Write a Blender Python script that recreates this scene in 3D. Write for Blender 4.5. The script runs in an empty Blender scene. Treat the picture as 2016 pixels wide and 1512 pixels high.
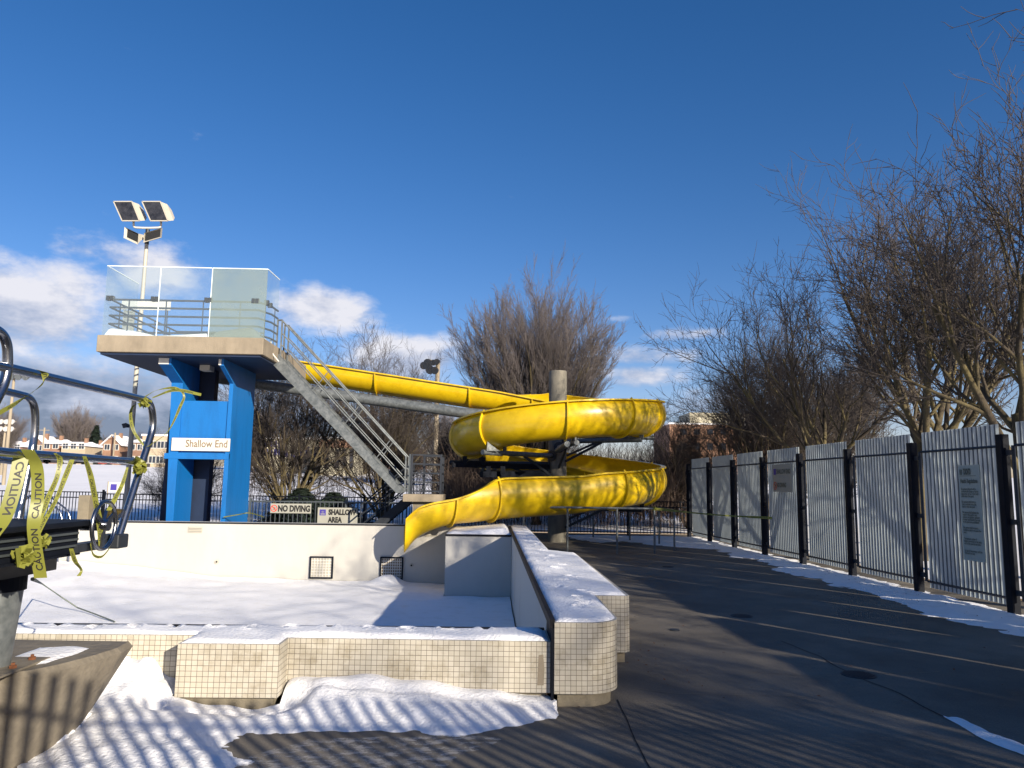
import bpy, math, random
import numpy as np
from mathutils import Vector as V, Matrix
from mathutils.geometry import delaunay_2d_cdt
R = math.radians
random.seed(7)
rng = np.random.default_rng(7)
sc = bpy.context.scene
col = sc.collection

# ------------------------------------------------------------------ camera
F = 1500.0; IW, IH = 2016, 1512
EYE = V((0, 0, 1.65))
cam = bpy.data.cameras.new("camera"); camo = bpy.data.objects.new("camera", cam); col.objects.link(camo)
cam.lens = F / IW * 36; cam.sensor_width = 36; cam.clip_start = .05; cam.clip_end = 3000
RM = Matrix.Rotation(R(-1.45), 4, 'Z') @ Matrix.Rotation(R(90 + 7.6), 4, 'X') @ Matrix.Rotation(R(.8), 4, 'Z')
camo.matrix_world = Matrix.Translation(EYE) @ RM
sc.camera = camo
def ray(px, py): return (RM @ V(((px - IW / 2) / F, -(py - IH / 2) / F, -1, 0))).to_3d()
def UY(px, py, y): d = ray(px, py); return EYE + d * (y / d.y)
def UZ(px, py, z): d = ray(px, py); return EYE + d * ((z - 1.65) / d.z)
def UX(px, py, x): d = ray(px, py); return EYE + d * (x / d.x)

# ------------------------------------------------------------------ light
SUNV = V((.72, -1, .403)).normalized()          # towards the sun
ELEV = math.asin(SUNV.z); AZ = math.atan2(SUNV.x, SUNV.y)
sd = bpy.data.lights.new("sun", 'SUN'); so = bpy.data.objects.new("sun", sd); col.objects.link(so)
sd.energy = 5.0; sd.angle = R(.53); sd.color = (1, .89, .72)
so.rotation_euler = (-SUNV).to_track_quat('-Z', 'Y').to_euler()
sc.view_settings.view_transform = 'Standard'; sc.view_settings.look = 'None'
sc.view_settings.exposure = 0.7; sc.view_settings.gamma = 1
w = bpy.data.worlds.new("World"); sc.world = w; w.use_nodes = True
nt = w.node_tree; N = nt.nodes; L = nt.links; N.clear()
def nd(t, **k):
    n = N.new(t)
    for a, b in k.items(): setattr(n, a, b)
    return n
def M_(op, a, b=None, c=None):
    n = nd('ShaderNodeMath', operation=op)
    for i, x in enumerate((a, b, c)):
        if x is None: continue
        if isinstance(x, (int, float)): n.inputs[i].default_value = x
        else: L.new(x, n.inputs[i])
    return n.outputs[0]
sky = nd('ShaderNodeTexSky', sky_type='NISHITA'); sky.sun_disc = False
sky.sun_elevation = ELEV; sky.sun_rotation = AZ; sky.air_density = 1.0; sky.dust_density = .25; sky.ozone_density = 3.0; sky.altitude = 200
hs = nd('ShaderNodeHueSaturation'); hs.inputs['Saturation'].default_value = 1.29; hs.inputs['Value'].default_value = 1.0
L.new(sky.outputs[0], hs.inputs['Color'])
tint = nd('ShaderNodeMix', data_type='RGBA', blend_type='MULTIPLY'); tint.inputs[0].default_value = 1; tint.inputs[7].default_value = (1.2, .93, 1.06, 1); L.new(hs.outputs[0], tint.inputs[6])
tc = nd('ShaderNodeTexCoord'); sx = nd('ShaderNodeSeparateXYZ'); L.new(tc.outputs['Generated'], sx.inputs[0])
az = M_('ARCTAN2', sx.outputs[0], sx.outputs[1]); el = M_('ARCSINE', sx.outputs[2])
def cl(px, py, wx, wy):       # a cloud centre in azimuth / elevation
    d = ray(px, py).normalized(); return math.atan2(d.x, d.y), math.asin(d.z), wx / F, wy / F
CL = [(40, 610, 150, 85, 1.15), (150, 560, 90, 50, .9), (300, 530, 85, 50, 1.0), (30, 520, 80, 35, .7), (140, 490, 60, 26, .65), (640, 612, 108, 44, 1.2), (720, 650, 70, 14, .6), (800, 700, 120, 45, 1.2), (700, 740, 120, 30, .7),
      (100, 800, 330, 95, 1.3), (400, 810, 330, 70, 1.0), (1290, 700, 100, 22, .95), (1330, 660, 80, 15, .8), (1280, 738, 90, 24, .95), (1215, 626, 30, 9, .5), (900, 830, 400, 50, .9), (1450, 800, 300, 45, .7), (-500, 600, 400, 130, .9), (2600, 800, 300, 50, .6)]
acc = None
for (px, py, wx, wy, s) in CL:
    a0, e0, wa, we = cl(px, py, wx, wy)
    q = M_('ADD', M_('POWER', M_('ABSOLUTE', M_('DIVIDE', M_('SUBTRACT', az, a0), wa)), 2), M_('POWER', M_('ABSOLUTE', M_('DIVIDE', M_('SUBTRACT', el, e0), we)), 2))
    g = M_('MULTIPLY', M_('POWER', 2.718, M_('MULTIPLY', q, -.8)), s)
    acc = g if acc is None else M_('MAXIMUM', acc, g)
cv = nd('ShaderNodeCombineXYZ'); L.new(M_('MULTIPLY', az, 1.0), cv.inputs[0]); L.new(M_('MULTIPLY', el, 1.9), cv.inputs[1])
nz = nd('ShaderNodeTexNoise'); nz.inputs['Scale'].default_value = 11; nz.inputs['Detail'].default_value = 9; nz.inputs['Roughness'].default_value = .62
L.new(cv.outputs[0], nz.inputs['Vector'])
den = M_('ADD', acc, M_('MULTIPLY', M_('SUBTRACT', nz.outputs['Fac'], .5), 1.7))
mr = nd('ShaderNodeMapRange', interpolation_type='SMOOTHSTEP'); L.new(den, mr.inputs[0]); mr.inputs[1].default_value = .28; mr.inputs[2].default_value = .98
# lit tops, grey undersides: compare density a little higher up
cv2 = nd('ShaderNodeCombineXYZ'); L.new(M_('ADD', az, -.012), cv2.inputs[0]); L.new(M_('MULTIPLY', M_('ADD', el, .02), 1.9), cv2.inputs[1])
nz2 = nd('ShaderNodeTexNoise'); nz2.inputs['Scale'].default_value = 11; nz2.inputs['Detail'].default_value = 5; nz2.inputs['Roughness'].default_value = .5
L.new(cv2.outputs[0], nz2.inputs['Vector'])
lit = M_('MULTIPLY', M_('SUBTRACT', nz.outputs['Fac'], nz2.outputs['Fac']), 2.2)
low = nd('ShaderNodeMapRange'); L.new(el, low.inputs[0]); low.inputs[1].default_value = .05; low.inputs[2].default_value = .2; low.inputs[3].default_value = -.1; low.inputs[4].default_value = .95
litf = M_('ADD', low.outputs[0], lit)
cr = nd('ShaderNodeValToRGB'); L.new(litf, cr.inputs[0])
cr.color_ramp.elements[0].position = 0; cr.color_ramp.elements[0].color = (1.7, 2.15, 3.1, 1)
cr.color_ramp.elements[1].position = 1; cr.color_ramp.elements[1].color = (7.2, 7.1, 7.5, 1)
e = cr.color_ramp.elements.new(.5); e.color = (4.0, 4.4, 5.6, 1)
mx = nd('ShaderNodeMix', data_type='RGBA'); L.new(M_('MULTIPLY', mr.outputs[0], .93), mx.inputs[0]); L.new(tint.outputs[2], mx.inputs[6]); L.new(cr.outputs[0], mx.inputs[7])
bg = nd('ShaderNodeBackground'); bg.inputs[1].default_value = .075; L.new(mx.outputs[2], bg.inputs[0])
ou = nd('ShaderNodeOutputWorld'); L.new(bg.outputs[0], ou.inputs[0])

# ------------------------------------------------------------------ materials
def mat(name, c, rough=.7, metal=0, var=.12, scale=3., bump=0, bscale=None, spec=.5, c2=None, thr=(.45, .6), detail=6, stretch=(1, 1, 1), coat=0):
    m = bpy.data.materials.new(name); m.use_nodes = True
    t = m.node_tree; n = t.nodes; l = t.links; b = n['Principled BSDF']
    b.inputs['Roughness'].default_value = rough; b.inputs['Metallic'].default_value = metal
    b.inputs['Specular IOR Level'].default_value = spec; b.inputs['Coat Weight'].default_value = coat
    tcn = n.new('ShaderNodeTexCoord'); mp = n.new('ShaderNodeMapping'); mp.inputs['Scale'].default_value = stretch
    g = n.new('ShaderNodeNewGeometry'); l.new(g.outputs['Position'], mp.inputs[0])
    no = n.new('ShaderNodeTexNoise'); no.inputs['Scale'].default_value = scale; no.inputs['Detail'].default_value = detail; no.inputs['Roughness'].default_value = .65
    l.new(mp.outputs[0], no.inputs['Vector'])
    r = n.new('ShaderNodeValToRGB'); l.new(no.outputs['Fac'], r.inputs[0])
    c = tuple(c[:3])
    if c2 is None:
        r.color_ramp.elements[0].position = .3; r.color_ramp.elements[1].position = .7
        r.color_ramp.elements[0].color = tuple(x * (1 - var) for x in c) + (1,)
        r.color_ramp.elements[1].color = tuple(min(1, x * (1 + var)) for x in c) + (1,)
    else:
        r.color_ramp.elements[0].position, r.color_ramp.elements[1].position = thr
        r.color_ramp.elements[0].color = c + (1,); r.color_ramp.elements[1].color = tuple(c2) + (1,)
    l.new(r.outputs[0], b.inputs['Base Color'])
    if bump:
        n2 = n.new('ShaderNodeTexNoise'); n2.inputs['Scale'].default_value = bscale or scale * 6; n2.inputs['Detail'].default_value = 5
        l.new(g.outputs['Position'], n2.inputs['Vector'])
        bu = n.new('ShaderNodeBump'); bu.inputs['Strength'].default_value = min(1, bump); bu.inputs['Distance'].default_value = .02
        l.new(n2.outputs['Fac'], bu.inputs['Height']); l.new(bu.outputs[0], b.inputs['Normal'])
    m.diffuse_color = c + (1,)
    return m
MT = dict(
    conc=mat('concrete', (.27, .225, .165), .9, var=.22, scale=2.5, bump=.3, bscale=30, stretch=(1, 1, .5)),
    concd=mat('weathered concrete', (.2, .175, .13), .95, scale=1.6, bump=.6, bscale=18, c2=(.27, .23, .165), thr=(.38, .62)),
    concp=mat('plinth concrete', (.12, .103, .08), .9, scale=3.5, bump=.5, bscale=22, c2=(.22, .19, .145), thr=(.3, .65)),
    column=mat('column concrete', (.11, .105, .09), .9, scale=3, bump=.4, bscale=20, c2=(.22, .2, .16), thr=(.35, .65), stretch=(1, 1, .35)),
    blue=mat('blue paint', (.003, .135, .43), .5, c2=(.004, .095, .3), thr=(.48, .75), scale=1.8, bump=.15, bscale=14, stretch=(1.5, 1.5, .3), detail=9),
    blueshade=mat('shaded blue paint', (.008, .02, .055), .6, var=.2, scale=2),  # tower blue darkened to the tone it has in shadow
    galv=mat('galvanised steel', (.1, .113, .118), .5, .35, c2=(.19, .205, .21), thr=(.35, .65), scale=9, detail=3),
    steel=mat('brushed steel', (.32, .33, .36), .24, 1, var=.1, scale=2),
    railm=mat('rail steel', (.09, .105, .115), .45, .4, var=.15, scale=4),
    dark=mat('dark steel', (.025, .03, .04), .5, .2, var=.3, scale=5),
    blackp=mat('black paint', (.006, .008, .014), .6, .0, var=.3, scale=5, spec=.12),
    white=mat('white board', (.62, .6, .55), .6, var=.05, scale=5),
    cream=mat('cream sign', (.34, .335, .29), .6, var=.06, scale=5),
    green=mat('pale sign', (.36, .4, .36), .6, var=.06, scale=5),
    ink=mat('black lettering', (.012, .012, .012), .6, var=0), tan=mat('tan lettering', (.2, .15, .1), .6, var=0),
    red=mat('red marking', (.6, .05, .03), .6, var=0), purple=mat('purple marking', (.05, .035, .28), .6, var=0), inkg=mat('faded lettering', (.1, .12, .1), .6, var=0),
    snow=mat('snow', (.84, .835, .83), .65, c2=(.92, .92, .94), thr=(.3, .5), scale=4, bump=.6, bscale=38, spec=.25, detail=10),
    snowfield=mat('snow field', (.92, .91, .92), .8, var=.05, scale=.3, bump=.5, bscale=1.5, spec=.2),
    snowd=mat('thin dirty snow', (.74, .75, .79), .8, c2=(.3, .27, .23), thr=(.5, .68), scale=7, bump=.6, bscale=25, spec=.2),
    paint=mat('pool paint', (.47, .455, .42), .6, var=.07, scale=1.2, bump=.15, bscale=9, stretch=(1, 1, .3)),
    paintw=mat('worn pool paint', (.5, .5, .47), .7, c2=(.3, .28, .24), thr=(.56, .74), scale=1.6, bump=.3, bscale=9, stretch=(1, .6, .25)),
    bark=mat('bark', (.06, .047, .034), .95, c2=(.13, .105, .045), thr=(.4, .65), scale=3, bump=.8, bscale=30, stretch=(1, 1, .4)),
    twig=mat('twigs', (.17, .12, .095), .9, var=.25, scale=.8), twigd=mat('dark twigs', (.07, .057, .05), .9, var=.25, scale=.8), 
    twigr=mat('reddish twigs', (.16, .138, .135), .9, var=.25, scale=.8), thick=mat('thicket', (.17, .12, .09), .95, var=.35, scale=1.2),
    ever=mat('evergreen needles', (.02, .04, .025), .9, var=.4, scale=1.5),
    rust=mat('rust', (.14, .05, .02), .9, var=.3, scale=20), trim=mat('black tile trim', (.012, .012, .015), .6, var=.2, scale=20, spec=.15),
    brick=mat('red brick', (.27, .155, .1), .9, var=.2, scale=.6), brick2=mat('brown brick', (.22, .13, .09), .9, var=.2, scale=.6), creamw=mat('cream wall', (.5, .46, .34), .85, var=.08, scale=.3),
    tanw=mat('tan wall', (.42, .34, .24), .85, var=.1, scale=.5), roof=mat('dark roof', (.05, .045, .045), .9, var=.3, scale=1),
    winm=mat('window glass', (.03, .04, .06), .15, 0, var=.3, scale=.5), winp=mat('purple window', (.05, .05, .2), .3, var=.2, scale=.5), wood=mat('weathered wood', (.3, .25, .18), .9, var=.2, scale=2, stretch=(1, 1, .2)),
    lens=mat('lamp lens', (.035, .035, .04), .12, .0, var=.6, scale=4), horn=mat('loudspeaker grey', (.46, .43, .36), .6, var=.06, scale=3),
    car1=mat('dark car paint', (.03, .03, .035), .3, var=.05), car2=mat('silver car paint', (.4, .41, .43), .3, .3, var=.05), car3=mat('red car paint', (.3, .03, .02), .3, var=.05), tyre=mat('tyre', (.015, .015, .015), .9, var=.1),
)
def ground_mat():
    m = bpy.data.materials.new('asphalt'); m.use_nodes = True; t = m.node_tree; n = t.nodes; l = t.links; b = n['Principled BSDF']
    g = n.new('ShaderNodeNewGeometry')
    def noi(s, d, rr=.6, st=None):
        x = n.new('ShaderNodeTexNoise'); x.inputs['Scale'].default_value = s; x.inputs['Detail'].default_value = d; x.inputs['Roughness'].default_value = rr
        if st:
            mp = n.new('ShaderNodeMapping'); mp.inputs['Scale'].default_value = st; l.new(g.outputs['Position'], mp.inputs[0]); l.new(mp.outputs[0], x.inputs['Vector'])
        else: l.new(g.outputs['Position'], x.inputs['Vector'])
        return x.outputs['Fac']
    def ramp(f, a, ca, b_, cb):
        x = n.new('ShaderNodeValToRGB'); l.new(f, x.inputs[0]); x.color_ramp.elements[0].position = a; x.color_ramp.elements[0].color = ca + (1,)
        x.color_ramp.elements[1].position = b_; x.color_ramp.elements[1].color = cb + (1,); return x.outputs[0]
    base = ramp(noi(.55, 7), .35, (.135, .12, .1), .68, (.24, .21, .17))
    fine = ramp(noi(60, 3, .8), .25, (.72, .72, .72), .75, (1.18, 1.18, 1.18))
    stain = ramp(noi(1.7, 8, .7, (1, .8, 1)), .36, (.55, .55, .56), .5, (1, 1, 1))
    def mul(a, c):
        x = n.new('ShaderNodeMix'); x.data_type = 'RGBA'; x.blend_type = 'MULTIPLY'; x.inputs[0].default_value = 1; l.new(a, x.inputs[6]); l.new(c, x.inputs[7]); return x.outputs[2]
    l.new(mul(mul(base, fine), stain), b.inputs['Base Color'])
    rr = n.new('ShaderNodeMapRange'); l.new(noi(1.7, 8, .7, (1, .8, 1)), rr.inputs[0]); rr.inputs[1].default_value = .36; rr.inputs[2].default_value = .5; rr.inputs[3].default_value = .55; rr.inputs[4].default_value = .9
    l.new(rr.outputs[0], b.inputs['Roughness']); b.inputs['Specular IOR Level'].default_value = .35
    bu = n.new('ShaderNodeBump'); bu.inputs['Strength'].default_value = .6; bu.inputs['Distance'].default_value = .01; l.new(noi(45, 5, .7), bu.inputs['Height']); l.new(bu.outputs[0], b.inputs['Normal'])
    return m
MT['ground'] = ground_mat()
def tile_mat():
    m = bpy.data.materials.new('mosaic tile'); m.use_nodes = True; t = m.node_tree; n = t.nodes; l = t.links; b = n['Principled BSDF']
    uv = n.new('ShaderNodeUVMap'); br = n.new('ShaderNodeTexBrick'); l.new(uv.outputs[0], br.inputs['Vector'])
    br.offset = 0; br.squash = 1; br.inputs['Scale'].default_value = 1; br.inputs['Brick Width'].default_value = .042; br.inputs['Row Height'].default_value = .0385
    br.inputs['Mortar Size'].default_value = .0019; br.inputs['Mortar Smooth'].default_value = .2; br.inputs['Bias'].default_value = -.2
    br.inputs['Color1'].default_value = (.53, .49, .41, 1); br.inputs['Color2'].default_value = (.44, .4, .32, 1); br.inputs['Mortar'].default_value = (.12, .1, .08, 1)
    g = n.new('ShaderNodeNewGeometry'); no = n.new('ShaderNodeTexNoise'); no.inputs['Scale'].default_value = 4; no.inputs['Detail'].default_value = 9; no.inputs['Roughness'].default_value = .72; l.new(g.outputs['Position'], no.inputs['Vector'])
    r = n.new('ShaderNodeValToRGB'); l.new(no.outputs['Fac'], r.inputs[0]); r.color_ramp.elements[0].position = .3; r.color_ramp.elements[0].color = (.62, .58, .5, 1); r.color_ramp.elements[1].position = .5; r.color_ramp.elements[1].color = (1, 1, 1, 1)
    x = n.new('ShaderNodeMix'); x.data_type = 'RGBA'; x.blend_type = 'MULTIPLY'; x.inputs[0].default_value = 1; l.new(br.outputs['Color'], x.inputs[6]); l.new(r.outputs[0], x.inputs[7])
    l.new(x.outputs[2], b.inputs['Base Color']); b.inputs['Roughness'].default_value = .42
    bu = n.new('ShaderNodeBump'); bu.invert = True; bu.inputs['Strength'].default_value = .5; bu.inputs['Distance'].default_value = .002; l.new(br.outputs['Fac'], bu.inputs['Height']); l.new(bu.outputs[0], b.inputs['Normal'])
    return m
MT['tile'] = tile_mat()
def slide_mat():
    m = mat('yellow fibreglass', (.66, .45, .006), .32, var=.1, scale=1.2, bump=.06, bscale=4, coat=.35)
    n = m.node_tree.nodes; l = m.node_tree.links; b = n['Principled BSDF']
    g = n.new('ShaderNodeNewGeometry'); no = n.new('ShaderNodeTexNoise'); no.inputs['Scale'].default_value = 2.2; no.inputs['Detail'].default_value = 9; no.inputs['Roughness'].default_value = .75; l.new(g.outputs['Position'], no.inputs['Vector'])
    r = n.new('ShaderNodeValToRGB'); l.new(no.outputs['Fac'], r.inputs[0]); no.inputs['Scale'].default_value = 3.0; r.color_ramp.elements[0].position = .32; r.color_ramp.elements[0].color = (.84, .79, .66, 1); r.color_ramp.elements[1].position = .54; r.color_ramp.elements[1].color = (1, 1, 1, 1)
    x = n.new('ShaderNodeMix'); x.data_type = 'RGBA'; x.blend_type = 'MULTIPLY'; x.inputs[0].default_value = 1
    src = b.inputs['Base Color'].links[0].from_socket; l.new(src, x.inputs[6]); l.new(r.outputs[0], x.inputs[7]); l.new(x.outputs[2], b.inputs['Base Color'])
    return m
MT['yellow'] = slide_mat()
def thin_mat(name, c, trans, gloss=.12, rough=.05, diff=0):
    m = bpy.data.materials.new(name); m.use_nodes = True; t = m.node_tree; n = t.nodes; l = t.links; n.remove(n['Principled BSDF']); o = n['Material Output']
    tr = n.new('ShaderNodeBsdfTransparent'); tr.inputs[0].default_value = tuple(trans) + (1,)
    gl = n.new('ShaderNodeBsdfGlossy'); gl.inputs['Roughness'].default_value = rough; gl.inputs[0].default_value = (1, 1, 1, 1)
    df = n.new('ShaderNodeBsdfDiffuse'); df.inputs[0].default_value = tuple(c) + (1,)
    a = n.new('ShaderNodeMixShader'); a.inputs[0].default_value = gloss; l.new(tr.outputs[0], a.inputs[1]); l.new(gl.outputs[0], a.inputs[2])
    b = n.new('ShaderNodeMixShader'); b.inputs[0].default_value = diff
    if diff:
        g = n.new('ShaderNodeNewGeometry'); no = n.new('ShaderNodeTexNoise'); no.inputs['Scale'].default_value = 1.6; l.new(g.outputs['Position'], no.inputs['Vector'])
        mr_ = n.new('ShaderNodeMapRange'); l.new(no.outputs['Fac'], mr_.inputs[0]); mr_.inputs[3].default_value = diff * .55; mr_.inputs[4].default_value = diff * 1.45; l.new(mr_.outputs[0], b.inputs[0])
    l.new(a.outputs[0], b.inputs[1]); l.new(df.outputs[0], b.inputs[2]); l.new(b.outputs[0], o.inputs[0]); return m
MT['glass'] = thin_mat('clear glass', (.7, .75, .75), (.93, .96, .96), .06, .03, .05)
MT['glasst'] = thin_mat('hazed glass', (.3, .36, .33), (.82, .86, .84), .08, .15, .4)
MT['edge'] = mat('glass edge', (.75, .82, .82), .3, var=.02)
def transl(name, c, f):
    m = bpy.data.materials.new(name); m.use_nodes = True; t = m.node_tree; n = t.nodes; l = t.links; n.remove(n['Principled BSDF']); o = n['Material Output']
    g = n.new('ShaderNodeNewGeometry'); no = n.new('ShaderNodeTexNoise'); no.inputs['Scale'].default_value = 4; no.inputs['Detail'].default_value = 5; l.new(g.outputs['Position'], no.inputs['Vector'])
    r = n.new('ShaderNodeValToRGB'); l.new(no.outputs['Fac'], r.inputs[0]); r.color_ramp.elements[0].position = .3; r.color_ramp.elements[1].position = .7
    r.color_ramp.elements[0].color = tuple(x * .85 for x in c) + (1,); r.color_ramp.elements[1].color = tuple(c) + (1,)
    a = n.new('ShaderNodeBsdfDiffuse'); b = n.new('ShaderNodeBsdfTranslucent'); l.new(r.outputs[0], a.inputs[0]); l.new(r.outputs[0], b.inputs[0])
    x = n.new('ShaderNodeMixShader'); x.inputs[0].default_value = f; l.new(a.outputs[0], x.inputs[1]); l.new(b.outputs[0], x.inputs[2])
    gl = n.new('ShaderNodeBsdfGlossy'); gl.inputs['Roughness'].default_value = .35; y = n.new('ShaderNodeMixShader'); y.inputs[0].default_value = .02; l.new(x.outputs[0], y.inputs[1]); l.new(gl.outputs[0], y.inputs[2])
    l.new(y.outputs[0], o.inputs[0]); return m
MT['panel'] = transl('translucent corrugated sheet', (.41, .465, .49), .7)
MT['panel2'] = transl('dark corrugation ridge', (.2, .225, .26), .4)  # darker stripe colour of the ridges
MT['tape'] = transl('caution tape', (.3, .31, .06), .35)

# ------------------------------------------------------------------ mesh helpers
class MB:
    def __init__(s): s.v = []; s.f = []; s.uv = None
    def add(s, vs, fs):
        o = len(s.v); s.v.extend(tuple(p) for p in vs); s.f.extend(tuple(i + o for i in q) for q in fs); return s
    def box(s, a, b):
        (x0, y0, z0), (x1, y1, z1) = a, b
        return s.add([(x0, y0, z0), (x1, y0, z0), (x1, y1, z0), (x0, y1, z0), (x0, y0, z1), (x1, y0, z1), (x1, y1, z1), (x0, y1, z1)],
                     [(0, 3, 2, 1), (4, 5, 6, 7), (0, 1, 5, 4), (1, 2, 6, 5), (2, 3, 7, 6), (3, 0, 4, 7)])
    def bar(s, p, q, w, h, up=(0, 0, 1)):
        p, q = V(p), V(q); d = (q - p).normalized(); up = V(up)
        if abs(d.dot(up)) > .98: up = V((0, 1, 0))
        sd_ = d.cross(up).normalized(); u = sd_.cross(d)
        vs = [c + sd_ * (a * w / 2) + u * (b * h / 2) for c in (p, q) for a, b in ((-1, -1), (1, -1), (1, 1), (-1, 1))]
        return s.add(vs, [(0, 1, 2, 3), (7, 6, 5, 4), (0, 4, 5, 1), (1, 5, 6, 2), (2, 6, 7, 3), (3, 7, 4, 0)])
    def tube(s, pts, r, n=10, cap=True):
        pts = [V(p) for p in pts]; rs = r if isinstance(r, (list, tuple)) else [r] * len(pts)
        o = len(s.v); u = None
        for i, p in enumerate(pts):
            d = (pts[min(i + 1, len(pts) - 1)] - pts[max(i - 1, 0)]).normalized()
            if u is None:
                u = d.cross(V((0, 0, 1)))
                if u.length < .1: u = d.cross(V((1, 0, 0)))
            u = (u - d * u.dot(d)).normalized(); w_ = d.cross(u)
            for k in range(n):
                a = 2 * math.pi * k / n; s.v.append(tuple(p + (u * math.cos(a) + w_ * math.sin(a)) * rs[i]))
        for i in range(len(pts) - 1):
            for k in range(n):
                a = o + i * n + k; b = o + i * n + (k + 1) % n; s.f.append((a, b, b + n, a + n))
        if cap: s.f.append(tuple(o + k for k in range(n))[::-1]); s.f.append(tuple(o + (len(pts) - 1) * n + k for k in range(n)))
        return s
    def prism(s, poly, z0, z1):          # poly in XY
        n = len(poly); vs = [(x, y, z0) for x, y in poly] + [(x, y, z1) for x, y in poly]
        return s.add(vs, [tuple(range(n))[::-1], tuple(range(n, 2 * n))] + [(i, (i + 1) % n, n + (i + 1) % n, n + i) for i in range(n)])
    def loft(s, A, B):
        n = len(A); return s.add(list(A) + list(B), [tuple(range(n))[::-1], tuple(range(n, 2 * n))] + [(i, (i + 1) % n, n + (i + 1) % n, n + i) for i in range(n)])
    def lathe(s, prof, c, n=20):
        o = len(s.v)
        for (r, z) in prof:
            for k in range(n): a = 2 * math.pi * k / n; s.v.append((c[0] + r * math.cos(a), c[1] + r * math.sin(a), c[2] + z))
        for i in range(len(prof) - 1):
            for k in range(n): a = o + i * n + k; b = o + i * n + (k + 1) % n; s.f.append((a, b, b + n, a + n))
        s.f.append(tuple(o + k for k in range(n))[::-1]); s.f.append(tuple(o + (len(prof) - 1) * n + k for k in range(n))); return s
    def build(s, name, m, parent=None, smooth=False, loc=None, bev=0):
        me = bpy.data.meshes.new(name)
        off = V((0, 0, 0))
        if parent is not None:
            p = parent
            while p is not None: off += p.location; p = p.parent
        if loc is not None: off = V(loc)
        me.from_pydata([(x - off.x, y - off.y, z - off.z) for x, y, z in s.v], [], s.f)
        if s.uv:
            ul = me.uv_layers.new(name='UVMap')
            for i, q in enumerate(s.uv): ul.data[i].uv = q
        me.materials.append(m if not isinstance(m, str) else MT[m])
        if smooth:
            me.polygons.foreach_set('use_smooth', [True] * len(me.polygons)); me.set_sharp_from_angle(angle=R(40))
        me.update()
        o = bpy.data.objects.new(name, me); col.objects.link(o); o.parent = parent
        if loc is not None and parent is None: o.location = loc
        if bev:
            b = o.modifiers.new('bevel', 'BEVEL'); b.width = bev; b.segments = 2; b.limit_method = 'ANGLE'; b.angle_limit = R(40)
        return o
def tag(o, label=None, cat=None, group=None, kind=None):
    for k, v in (('label', label), ('category', cat), ('group', group), ('kind', kind)):
        if v: o[k] = v
    return o
def thing(name, loc, label, cat, group=None):
    o = bpy.data.objects.new(name, None); o.location = loc; o.empty_display_size = .2; col.objects.link(o); return tag(o, label, cat, group)
def kids(o): return [c for c in bpy.data.objects if c.parent == o]
def dup(root, loc, rz=0, label=None, scale=None):
    c = root.copy(); col.objects.link(c); c.location = loc; c.rotation_euler = (0, 0, rz)
    if scale: c.scale = scale if isinstance(scale, (tuple, list)) else (scale,) * 3
    if label: c['label'] = label
    def rec(src, dst):
        for ch in kids(src):
            if ch == dst: continue
            d = ch.copy(); col.objects.link(d); d.parent = dst; rec(ch, d)
    rec(root, c); return c
def arc(pts, r, n=6):                      # round the corners of a polyline
    pts = [V(p) for p in pts]; out = [pts[0]]
    for a, b, c in zip(pts, pts[1:], pts[2:]):
        u = (a - b); v = (c - b); k = min(r, u.length * .49, v.length * .49); p, q = b + u.normalized() * k, b + v.normalized() * k
        for i in range(n + 1): t = i / n; out.append(p * (1 - t) ** 2 + b * 2 * t * (1 - t) + q * t * t)
    out.append(pts[-1]); return out
def vnoise(x, y, s=1.0, seed=0):
    from mathutils import noise
    return noise.noise(V((x * s + seed * 7.3, y * s - seed * 3.1, seed * 1.7)))
def inside(p, poly):
    c = False; j = len(poly) - 1
    for i in range(len(poly)):
        (xi, yi), (xj, yj) = poly[i], poly[j]
        if (yi > p[1]) != (yj > p[1]) and p[0] < (xj - xi) * (p[1] - yi) / (yj - yi) + xi: c = not c
        j = i
    return c
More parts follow.
